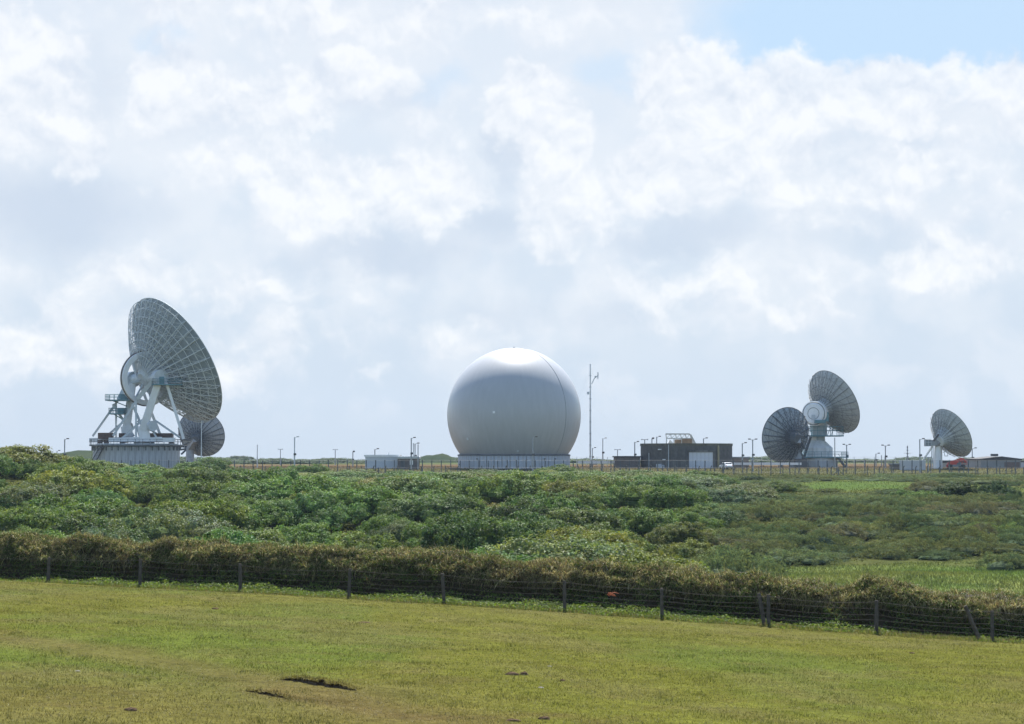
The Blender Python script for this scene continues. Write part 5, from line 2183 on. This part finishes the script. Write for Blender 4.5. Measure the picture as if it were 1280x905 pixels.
def field_grass():
    rng = np.random.default_rng(21)
    n = 520000
    # denser close to the camera
    y = 26.0 * (85.5 / 26.0) ** (rng.uniform(0, 1, n) ** 0.9)
    x = rng.uniform(-1, 1, n) * (0.262 * y + 8)
    ok = y < 83.5
    x, y = x[ok], y[ok]
    n = len(x)
    c = field_color(x, y)
    patch = fbm(x / 1.1, y / 1.1, 61, 3)
    track = 1 - sstep(0.2, 1.6, seg_dist(x, y, TRACK))
    h = rng.uniform(0.018, 0.045, n) * (0.55 + patch) * (1 - 0.45 * track)
    clump = sstep(0.60, 0.78, fbm(x / 0.45, y / 0.9, 63, 3))
    h = h * (1 + 0.8 * clump)
    c = lerp3(c, np.array((0.070, 0.096, 0.022)), clump * 0.35)
    tall = rng.uniform(0, 1, n) < 0.03
    h[tall] *= 1.8
    w = rng.uniform(0.009, 0.020, n) * (y / 50.0) ** 0.5
    V, F = blades(x, y, ground_z(x, y) - 0.004, h, w, rng.uniform(0.01, 0.06, n), rng)
    c = c * rng.uniform(0.5, 1.55, (n, 1)) * (0.78 + 0.44 * fbm(x / 0.5, y / 1.0, 65, 2))[:, None]
    dry = rng.uniform(0, 1, n) < 0.08 + 0.05 * sstep(55, 80, y)
    c[dry] = np.array((0.24, 0.22, 0.115)) * rng.uniform(0.6, 1.3, (dry.sum(), 1))
    o = link_mesh('grass', np_mesh('grass', V, F, 3, GRASSM, np.repeat(c, 3, 0)))
    tag(o, kind='stuff')
    # long grass of the meadow patches
    n = 140000
    y = rng.uniform(106, 384, n)
    k = rng.uniform(0, 1, n) < 0.62
    y[k] = rng.uniform(108, 174, k.sum())
    x = rng.uniform(0.05, 1, n) * (0.262 * y + 18)
    ok = meadow_mask(x, y) > 0.35
    x, y = x[ok], y[ok]
    n = len(x)
    c = ground_color(x, y)
    V, F = blades(x, y, ground_z(x, y) - 0.02, rng.uniform(0.10, 0.30, n), rng.uniform(0.04, 0.10, n) * (y / 140) ** 0.5, rng.uniform(0.02, 0.2, n), rng)
    c = c * rng.uniform(0.6, 1.35, (n, 1))
    o = link_mesh('meadow_grass', np_mesh('meadow_grass', V, F, 3, GRASSM, np.repeat(c, 3, 0)))
    tag(o, kind='stuff')
    # rough grass and heath on the plateau round the compound
    n = 70000
    y = 386 + 130 * rng.uniform(0, 1, n) ** 1.3
    x = rng.uniform(-1, 1, n) * (0.262 * y + 9)
    c = ground_color(x, y) * rng.uniform(0.6, 1.45, (n, 1))
    V, F = blades(x, y, ground_z(x, y) - 0.02, rng.uniform(0.12, 0.42, n), rng.uniform(0.10, 0.22, n), rng.uniform(0.02, 0.2, n), rng)
    o = link_mesh('heath_grass', np_mesh('heath_grass', V, F, 3, GRASSM, np.repeat(c, 3, 0)))
    tag(o, kind='stuff')


field_grass()

# ================================================================== farm fence and hedge
FP = [(-70, 707, 88.0), (60, 720, 86.5), (175, 725.5, 85.3), (300, 732, 84.0), (436, 740.5, 82.6), (556, 753, 81.2), (706, 763, 79.6), (828, 772, 78.2),
      (961, 784, 76.8), (1095, 796.5, 75.2), (1240, 809, 73.6), (1385, 822, 72.0)]
fpts = []
for px, py, d in FP:
    x = ray(px, py).x * d
    fpts.append(Vector((x, d, gz(x, d))))
stock = thing('stock_fence', 'old wooden-post wire stock fence along the foot of the brown hedge', 'fence', fpts[5])
LS = stock.location
rs = random.Random(2)
tops = []
PH = [1.2, 1.15, 1.22, 1.2, 1.22, 1.26, 1.24, 1.2, 1.22, 1.25, 1.15, 1.2]
for k, p in enumerate(fpts):
    h = PH[k]
    lean = Vector((rs.uniform(-0.05, 0.05), rs.uniform(-0.04, 0.04), 0))
    if k == 5:
        lean.x = -0.10
    r0 = rs.uniform(0.060, 0.080)
    mb = MB()
    q0 = p - LS + Vector((0, 0, -0.3))
    q1 = p - LS + lean + Vector((0, 0, h))
    mid = (q0 + q1) / 2 + Vector((rs.uniform(-0.015, 0.015), 0, 0))
    mb.tube(q0, mid, r0 * 1.06, r0, 9)
    mb.tube(mid, q1, r0, r0 * 0.9, 9)
    mb.build('post', M_wood, stock)
    tops.append((p, lean, h))
for px, d, h, dx in ((956, 77.0, 1.25, -0.22), (1225, 73.9, 1.28, -0.52)):
    x = ray(px, 800).x * d
    p = Vector((x, d, gz(x, d))) - LS
    mb = MB()
    mb.tube(p + Vector((-dx * 0.2, 0, -0.25)), p + Vector((dx, 0.05, h)), 0.085, 0.07, 9)
    tag(mb.build('strut_post', M_wood, stock), 'leaning broken fence post')
for wi, f in enumerate((0.96, 0.76, 0.58, 0.42, 0.26, 0.12)):
    mb = MB()
    for (p, l, h), (p2, l2, h2) in zip(tops[:-1], tops[1:]):
        a = p + l * f + Vector((0, -0.09, h * f))
        b = p2 + l2 * f + Vector((0, -0.09, h2 * f))
        sag = rs.uniform(0.02, 0.12)
        prev = a
        for j in range(1, 7):
            t = j / 6
            c = a.lerp(b, t) - Vector((0, 0, sag * 4 * t * (1 - t)))
            mb.tube(prev - LS, c - LS, 0.0034 if wi else 0.0046, n=4, caps=False)
            prev = c
    mb.build('wire', M_wire, stock)

# orange twine snagged on the wire
q = P(765, 741.5, 78.9)
mb = MB()
rs = random.Random(31)
for k in range(14):
    a = q + Vector((rs.uniform(-0.20, 0.08), -0.12, rs.uniform(-0.04, 0.05)))
    b = a + Vector((rs.uniform(0.03, 0.20), rs.uniform(-0.05, 0.05), rs.uniform(-0.09, 0.02)))
    mb.tube(a - q, b - q, 0.011, n=4)
tw = link_mesh('baler_twine', mb.mesh('baler_twine', mat('orange_twine', (0.42, 0.12, 0.05), 0.8)), loc=q)
tag(tw, 'tangle of orange-red twine caught on the fence wire before the hedge', 'twine')

# ---- hedge along the fence
hx = np.array([p.x for p in fpts])
hy = np.array([p.y for p in fpts])
hx = np.concatenate([[hx[0] - 14], hx, [hx[-1] + 14]])
hy = np.concatenate([[hy[0] + 2.4], hy, [hy[-1] - 4.5]])
cum = np.concatenate([[0], np.cumsum(np.hypot(np.diff(hx), np.diff(hy)))])
HLEN = cum[-1]


def hedge_point(s, u, push=0.0):
    """Point on the hedge skin: s metres along, u 0..1 from foot of the near face over the top to the far foot."""
    bx = np.interp(s, cum, hx)
    by = np.interp(s, cum, hy)
    e = 0.5
    tx = np.interp(s + e, cum, hx) - np.interp(s - e, cum, hx)
    ty = np.interp(s + e, cum, hy) - np.interp(s - e, cum, hy)
    l = np.hypot(tx, ty) + 1e-9
    nx, ny = -ty / l, tx / l          # away from the camera
    H = 1.78 + (fbm(s / 3.2, s * 0, 201, 3) - 0.5) * 0.6
    H = H - 0.78 * sstep(HLEN * 0.62, HLEN * 0.90, s)
    W = 3.0
    th = np.clip(u, 0, 1) * np.pi
    # flattened arch: steep shaggy near face that overhangs at two thirds height
    c = -np.sign(np.cos(th)) * np.abs(np.cos(th)) ** 0.60
    across = W / 2 * (1 + c)
    up = H * np.sin(th) ** 0.62
    n1 = fbm(s / 1.6, u * 5.0, 205, 4) - 0.5
    n2 = fbm(s / 0.55, u * 14.0, 209, 3) - 0.5
    bulge = n1 * 1.1 + n2 * 0.95 + push
    over = np.exp(-((u - 0.24) / 0.10) ** 2) * 0.22
    foot = np.clip(up / 0.5, 0.15, 1)
    across = across + 1.75 - (bulge + over) * foot * np.clip(np.cos(th), -1, 1)
    up = up + bulge * np.sin(th) * 0.62
    X = bx + nx * across
    Y = by + ny * across
    Z = ground_z(bx, by) + np.maximum(up, 0) - 0.05 - np.where(u > 0.55, (u - 0.55) * 1.2, 0)
    return X, Y, Z, nx, ny


HEDGE_M = leaf_mat('hedge_growth', False, 0.30, 0.7, 0.15, (1.1, 1.0, 0.7))
mid_s = HLEN / 2
bx_, by_ = float(np.interp(mid_s, cum, hx)), float(np.interp(mid_s, cum, hy))
hedge = thing('hedge', 'shaggy brown gorse and dead-grass hedge bank running across the whole field edge', 'hedge', (bx_ + 0, by_ + 1.6, gz(bx_, by_)))
HL = np.array(hedge.location)
ns_, nu_ = 420, 30
SS, UU = np.meshgrid(np.linspace(0.6, HLEN - 0.6, ns_), np.linspace(0, 1, nu_))
X, Y, Z, _, _ = hedge_point(SS.ravel(), UU.ravel(), -0.16)
V = np.stack([X, Y, Z], 1) - HL
idx = np.arange(ns_ * nu_).reshape(nu_, ns_)
F = np.stack([idx[:-1, :-1], idx[:-1, 1:], idx[1:, 1:], idx[1:, :-1]], -1).reshape(-1, 4)
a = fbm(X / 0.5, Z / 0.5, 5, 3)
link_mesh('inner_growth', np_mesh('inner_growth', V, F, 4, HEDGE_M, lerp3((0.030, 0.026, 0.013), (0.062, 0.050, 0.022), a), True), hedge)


def hedge_strands(n, ulo, uhi, length, width, cols, seed, droop, upness, pw=1.0, bunch=0.0, mask=None):
    """Drooping stems rooted in the hedge skin, two segments each."""
    rng = np.random.default_rng(seed)
    s = rng.uniform(0.8, HLEN - 0.8, n)
    u = ulo + (uhi - ulo) * rng.uniform(0, 1, n) ** pw
    if mask is not None:
        keep = mask(s, u, rng)
        s, u = s[keep], u[keep]
        n = len(s)
    X, Y, Z, nx, ny = hedge_point(s, u, rng.uniform(-0.14, 0.04, n))
    e = 0.02
    X2, Y2, Z2, _, _ = hedge_point(s, np.clip(u + e, 0, 1))
    X1, Y1, Z1, _, _ = hedge_point(s, np.clip(u - e, 0, 1))
    T = np.stack([X2 - X1, Y2 - Y1, Z2 - Z1], 1)
    T /= np.linalg.norm(T, axis=1, keepdims=True) + 1e-9
    A = np.stack([ny, -nx, 0 * nx], 1)        # along the hedge
    N = np.cross(A, T)
    flip = np.where((N[:, 2] < 0) & (u > 0.3), -1, 1)
    fl2 = np.where((N[:, 0] * nx + N[:, 1] * ny > 0) & (u < 0.3), -1, 1)
    N = N * (flip * fl2)[:, None]
    # combed by the wind in bunches
    comb = (fbm(s / 0.8, u * 9, seed + 3, 3) - 0.5) * 3.2
    d = N * 0.8 + A * comb[:, None] * bunch + np.array([0, 0, 1.0]) * upness + rng.normal(0, 0.8, (n, 3))
    d /= np.linalg.norm(d, axis=1, keepdims=True)
    Ln = length * rng.uniform(0.5, 1.3, n)
    P0 = np.stack([X, Y, Z], 1)
    P1 = P0 + d * (Ln * 0.55)[:, None]
    d2 = d + np.array([0, 0, -1.0]) * droop * rng.uniform(0.6, 1.4, (n, 1))
    d2 /= np.linalg.norm(d2, axis=1, keepdims=True)
    P2 = P1 + d2 * (Ln * 0.6)[:, None]
    w = width * rng.uniform(0.6, 1.4, n)
    S = np.cross(d, rng.normal(0, 1, (n, 3)))
    S /= np.linalg.norm(S, axis=1, keepdims=True) + 1e-9
    S *= w[:, None] / 2
    V = np.stack([P0 - S, P0 + S, P1 - S * 0.8, P1 + S * 0.8, P2], 1) - HL
    base = np.arange(n)[:, None] * 5
    F = np.concatenate([np.stack([base[:, 0], base[:, 0] + 1, base[:, 0] + 3], 1), np.stack([base[:, 0], base[:, 0] + 3, base[:, 0] + 2], 1),
                        np.stack([base[:, 0] + 2, base[:, 0] + 3, base[:, 0] + 4], 1)])
    k = rng.integers(0, len(cols), n)
    c = np.array(cols)[k]
    zone = fbm(s / 2.2, u * 4, seed + 9, 3)
    c = c * rng.uniform(0.6, 1.35, (n, 1)) * (0.72 + 0.6 * zone)[:, None]
    return V.reshape(-1, 3), F, np.repeat(c, 5, 0)


def hedge_part(name, *a, **k):
    V, F, c = hedge_strands(*a, **k)
    link_mesh(name, np_mesh(name, V, F, 3, HEDGE_M, c), hedge)


STRAW = [(0.40, 0.36, 0.17), (0.29, 0.27, 0.11), (0.50, 0.46, 0.28), (0.20, 0.16, 0.08), (0.22, 0.24, 0.08), (0.16, 0.20, 0.055)]
BROWN = [(0.115, 0.090, 0.048), (0.150, 0.112, 0.065), (0.090, 0.080, 0.036), (0.17, 0.135, 0.08)]
GREENS = [(0.070, 0.105, 0.024), (0.095, 0.130, 0.030), (0.125, 0.145, 0.036), (0.050, 0.078, 0.020)]


def upper(s, u, rng):
    n = fbm(s / 3.2, u * 3, 301, 3)
    return rng.uniform(0, 1, len(s)) < 0.35 + 1.1 * sstep(0.35, 0.6, n)


def tuftm(s, u, rng):
    n = fbm(s / 0.55, u * 9, 305, 3)
    return n > 0.44


hedge_part('dead_grass', 80000, 0.13, 0.66, 0.25, 0.022, STRAW, 401, 1.3, 0.25, 1.0, 0.55, upper)
hedge_part('grass_tussocks', 50000, 0.10, 0.42, 0.34, 0.018, STRAW[:2] + BROWN[1:], 402, 1.9, 0.15, 1.0, 0.35, tuftm)
hedge_part('gorse_twigs', 62000, 0.04, 0.70, 0.17, 0.018, BROWN, 403, 0.2, 0.25, 0.9, 0.1)
hedge_part('green_shoots', 76000, 0.02, 0.72, 0.16, 0.028, GREENS, 404, 0.5, 0.35, 0.9, 0.1, lambda s, u, rng: (fbm(s / 1.4, u * 7, 307, 3) > 0.44) | (rng.uniform(0, 1, len(s)) < 0.3))
hedge_part('tall_stems', 9000, 0.30, 0.64, 0.36, 0.012, STRAW[:3] + GREENS[:2] + BROWN[:2], 407, 0.25, 1.3, 1.0, 0.2, lambda s, u, rng: fbm(s / 1.2, u * 3, 309, 3) > 0.45)
# leaves: bramble in the near face, pale flower heads along the top to the right
rng = np.random.default_rng(405)
n = 95000
s = rng.uniform(0.8, HLEN - 0.8, n)
u = 0.66 * rng.uniform(0.0, 1.0, n) ** 1.3
keep = fbm(s / 1.7, u * 5, 311, 3) > 0.46
s, u = s[keep], u[keep]
X, Y, Z, nx, ny = hedge_point(s, u, rng.uniform(0.0, 0.10, len(s)))
V, F = leaves(np.stack([X, Y, Z], 1) - HL, np.stack([-nx * 0.7, -ny * 0.7, 0.6 + 0 * nx], 1), rng.uniform(0.022, 0.062, len(s)), 0.7, rng, 0.6)
c = np.array(GREENS)[rng.integers(0, 4, len(s))] * rng.uniform(0.7, 1.5, (len(s), 1))
link_mesh('bramble_leaves', np_mesh('bramble_leaves', V, F, 4, HEDGE_M, np.repeat(c, 4, 0)), hedge)
n = 26000
s = HLEN * (0.15 + 0.84 * rng.uniform(0, 1, n) ** 0.75)
u = rng.uniform(0.33, 0.66, n)
keep = (fbm(s / 1.1, u * 5, 313, 3) > 0.47) & (rng.uniform(0, 1, n) < 0.15 + 0.85 * sstep(HLEN * 0.35, HLEN * 0.8, s))
s, u = s[keep], u[keep]
X, Y, Z, nx, ny = hedge_point(s, u, rng.uniform(0.02, 0.26, len(s)))
V, F = leaves(np.stack([X, Y, Z], 1) - HL, np.tile([0, 0, 1.0], (len(s), 1)), rng.uniform(0.014, 0.032, len(s)), 0.7, rng, 0.6)
c = np.where(rng.uniform(0, 1, (len(s), 1)) < 0.45, np.array([[0.42, 0.40, 0.34]]), np.array([[0.13, 0.16, 0.075]])) * rng.uniform(0.7, 1.25, (len(s), 1))
link_mesh('pale_flower_heads', np_mesh('pale_flower_heads', V, F, 4, HEDGE_M, np.repeat(c, 4, 0)), hedge)

# ---- bright weeds along the foot of the hedge
rng = np.random.default_rng(77)
n = 70000
s = rng.uniform(0.8, HLEN - 0.8, n)
dens = fbm(s / 3.5, s * 0, 331, 3)
lush = sstep(0.36, 0.62, dens) * (1 - 0.72 * sstep(HLEN * 0.66, HLEN * 0.80, s))
keep = rng.uniform(0, 1, n) < 0.10 + 0.9 * lush
s, lush = s[keep], lush[keep]
n = len(s)
bx = np.interp(s, cum, hx)
by = np.interp(s, cum, hy)
acr = rng.uniform(-0.28, 2.1, n) + (fbm(s / 0.9, s * 0, 335, 2) - 0.5) * 0.5
x, y = bx, by + acr
hh = (0.06 + 0.46 * fbm(s / 0.7, acr * 2, 337, 3) * (0.3 + 0.7 * lush)) * (0.45 + 0.55 * sstep(-0.3, 0.4, acr)) * (1 + 0.9 * sstep(0.8, 2.0, acr))
z = ground_z(x, y) + hh * rng.uniform(0.1, 1, n)
V, F = leaves(np.stack([x, y, z], 1), np.tile([0, -0.35, 0.8], (n, 1)), rng.uniform(0.022, 0.06, n), 0.62, rng, 0.55)
c = np.array([(0.12, 0.19, 0.030), (0.14, 0.21, 0.036), (0.09, 0.155, 0.026), (0.17, 0.21, 0.05)])[rng.integers(0, 4, n)] * rng.uniform(0.7, 1.3, (n, 1))
o = link_mesh('weeds', np_mesh('weeds', V, F, 4, leaf_mat('weed_leaves', False, 0.5), np.repeat(c, 4, 0)))
tag(o, kind='stuff')
# longer uncut grass right under the wires
n = 30000
s = rng.uniform(0.8, HLEN - 0.8, n)
x = np.interp(s, cum, hx)
y = np.interp(s, cum, hy) + rng.normal(0.1, 0.30, n)
V, F = blades(x, y, ground_z(x, y) - 0.01, rng.uniform(0.06, 0.24, n), rng.uniform(0.014, 0.028, n), rng.uniform(0.02, 0.14, n), rng)
c = np.array([(0.11, 0.145, 0.028), (0.16, 0.16, 0.05), (0.22, 0.19, 0.09)])[rng.integers(0, 3, n)] * rng.uniform(0.7, 1.3, (n, 1))
o = link_mesh('verge_grass', np_mesh('verge_grass', V, F, 3, GRASSM, np.repeat(c, 3, 0)))
tag(o, kind='stuff')


# ================================================================== small things in the field
def rock(px, py, r, flat, label, m=M_rock, seed=0, name='stone', cat='stone', d=None):
    p = on_ground(px, py) if d is None else Vector((ray(px, py).x * d, d, gz(ray(px, py).x * d, d)))
    rng = random.Random(seed)
    us, vs = 14, 8
    V = []
    for v in range(vs + 1):
        for u in range(us):
            th, ph = 2 * math.pi * u / us, -0.5 + (math.pi / 2 + 0.5) * v / vs
            k = 1 + 0.30 * (mnoise.noise(Vector((math.cos(th) * 1.3 + seed, math.sin(th) * 1.3, ph * 1.5))))
            V.append((r * k * math.cos(th) * math.cos(ph), r * 0.75 * k * math.sin(th) * math.cos(ph), r * flat * k * math.sin(ph)))
    F = [(v * us + u, v * us + (u + 1) % us, (v + 1) * us + (u + 1) % us, (v + 1) * us + u) for v in range(vs) for u in range(us)]
    me = np_mesh(name, V, F, 4, m)
    o = link_mesh(name, me, loc=p)
    o.rotation_euler = (0, 0, rng.uniform(-0.5, 0.5))
    return tag(o, label, cat)


rock(109, 719, 0.20, 0.75, 'rounded pale boulder lying at the hedge foot near the left fence posts', seed=3)
rock(676, 860, 0.07, 0.35, 'small flat grey stone in the turf, lower middle of the field', seed=8)
rock(687, 833, 0.06, 0.25, 'flat pale stone in the grass just above the dark turf clod', seed=5)
rock(97, 839, 0.055, 0.3, 'small pale stone in the worn band on the left', seed=6)
rock(640, 844, 0.17, 0.45, 'dark upturned soil clod in the middle of the field', M_soil, 11, 'soil_clod', 'clod')
rock(655, 843.5, 0.10, 0.7, 'smaller soil clod beside the dark upturned clod', M_soil, 12, 'soil_clod', 'clod')
rock(703, 851, 0.07, 0.5, 'tiny soil clod right of the flat pale stone', M_soil, 15, 'soil_clod', 'clod')
rock(163, 888, 0.12, 0.4, 'dark soil clod at lower left of the field', M_soil, 21, 'soil_clod', 'clod')
rock(269, 761.5, 0.14, 0.35, 'low brown molehill near the fence, left half of the field', M_soil, 14, 'soil_clod', 'clod')
rock(1140, 817, 0.10, 0.4, 'low clod near the fence at right', M_soil, 24, 'soil_clod', 'clod')
rock(680, 899, 0.12, 0.4, 'dark churned clod at the bottom edge, middle', M_soil, 22, 'soil_clod', 'clod')
rock(641, 902, 0.14, 0.35, 'flat churned clod at the bottom edge left of the dark clod', M_soil, 23, 'soil_clod', 'clod')
rock(455, 778.5, 0.20, 0.18, 'flat brown earth patch in the upper field left of centre', M_soil, 25, 'soil_clod', 'clod')


def turf_step(label, a, b, height, seed, tufts=260):
    """A worn little bank: turf broken off along a line, bare soil facing the camera."""
    pa, pb = on_ground(*a), on_ground(*b)
    t = thing('turf_bank', label, 'bank', pa)
    n = 46
    V, F = [], []
    for i in range(n + 1):
        f = i / n
        p = pa.lerp(pb, f)
        e = math.sin(math.pi * f) ** 0.55
        wob = (float(fbm(np.array([f * 13 + seed]), np.array([0.0]), 71, 3)[0]) - 0.5)
        hgt = height * e * (0.75 + 1.0 * (wob + 0.25))
        x, y = p.x, p.y + wob * 0.5
        prof = [(-0.10, -0.05), (-0.03, 0.02 * e), (0.03, hgt * 0.55), (-0.02, hgt * 0.98), (0.10, hgt * 1.02), (0.55, hgt * 0.7), (1.4, hgt * 0.2), (2.0, -0.05)]
        for (dy, dz_) in prof:
            V.append((x - pa.x, y + dy - pa.y, gz(x, y + dy) + dz_ - pa.z))
    m = len(prof)
    fs, ft = [], []
    for i in range(n):
        for j in range(m - 1):
            q = (i * m + j, (i + 1) * m + j, (i + 1) * m + j + 1, i * m + j + 1)
            (fs if j < 3 else ft).append(q)
    V = np.array(V)
    W = V + np.array(pa)

    def used(F):
        F = np.array(F)
        ids = np.unique(F)
        rm = np.zeros(len(V), int)
        rm[ids] = np.arange(len(ids))
        return ids, rm[F]
    ids, F0 = used(fs)
    link_mesh('soil_face', np_mesh('soil_face', V[ids], F0, 4, M_soil), t)
    ids, F1 = used(ft)
    col = field_color(W[:, 0], W[:, 1])
    link_mesh('turf_top', np_mesh('turf_top', V[ids], F1, 4, ground.data.materials[0], col[ids], True), t)
    rng = np.random.default_rng(seed)
    k = rng.integers(0, n, tufts * 6)
    jj = rng.choice([3, 4, 4, 5], tufts * 6)
    p = V[k * m + jj] + rng.normal(0, 0.05, (tufts * 6, 3)) * np.array([1, 1, 0.1])
    Vb, Fb = blades(p[:, 0], p[:, 1], p[:, 2] - 0.01, rng.uniform(0.03, 0.08, len(p)), rng.uniform(0.012, 0.022, len(p)), rng.uniform(0.0, 0.08, len(p)), rng)
    c = field_color(p[:, 0] + pa.x, p[:, 1] + pa.y) * rng.uniform(0.7, 1.4, (len(p), 1))
    tag(link_mesh('turf_grass', np_mesh('turf_grass', Vb, Fb, 3, GRASSM, np.repeat(c, 3, 0)), t), kind='stuff')


turf_step('longer broken turf edge with dark bare soil in the lower left field', (352, 849), (446, 864), 0.10, 5, 120)
turf_step('shorter broken turf edge just below and left of the longer one', (308, 864), (362, 874), 0.055, 9, 40)


# ================================================================== sea air over the whole place
lo = float(GV[:, 2][(GV[:, 1] < 1300) & (GV[:, 1] > -60) & (np.abs(GV[:, 0]) < 700)].min()) - 2.0
hz_b = MB().box((0, 620, (lo + 42.0) / 2), (1300, 1320, 42.0 - lo))
hm = bpy.data.materials.new('sea_air')
hm.use_nodes = True
hm.node_tree.nodes.clear()
ho = hm.node_tree.nodes.new('ShaderNodeOutputMaterial')
hv = hm.node_tree.nodes.new('ShaderNodeVolumePrincipled')
hv.inputs['Density'].default_value = 0.00007
hv.inputs['Color'].default_value = (0.62, 0.78, 1.0, 1)
hv.inputs['Anisotropy'].default_value = 0.2
hm.node_tree.links.new(hv.outputs[0], ho.inputs['Volume'])
haze = hz_b.build('haze', hm)
tag(haze, kind='stuff')
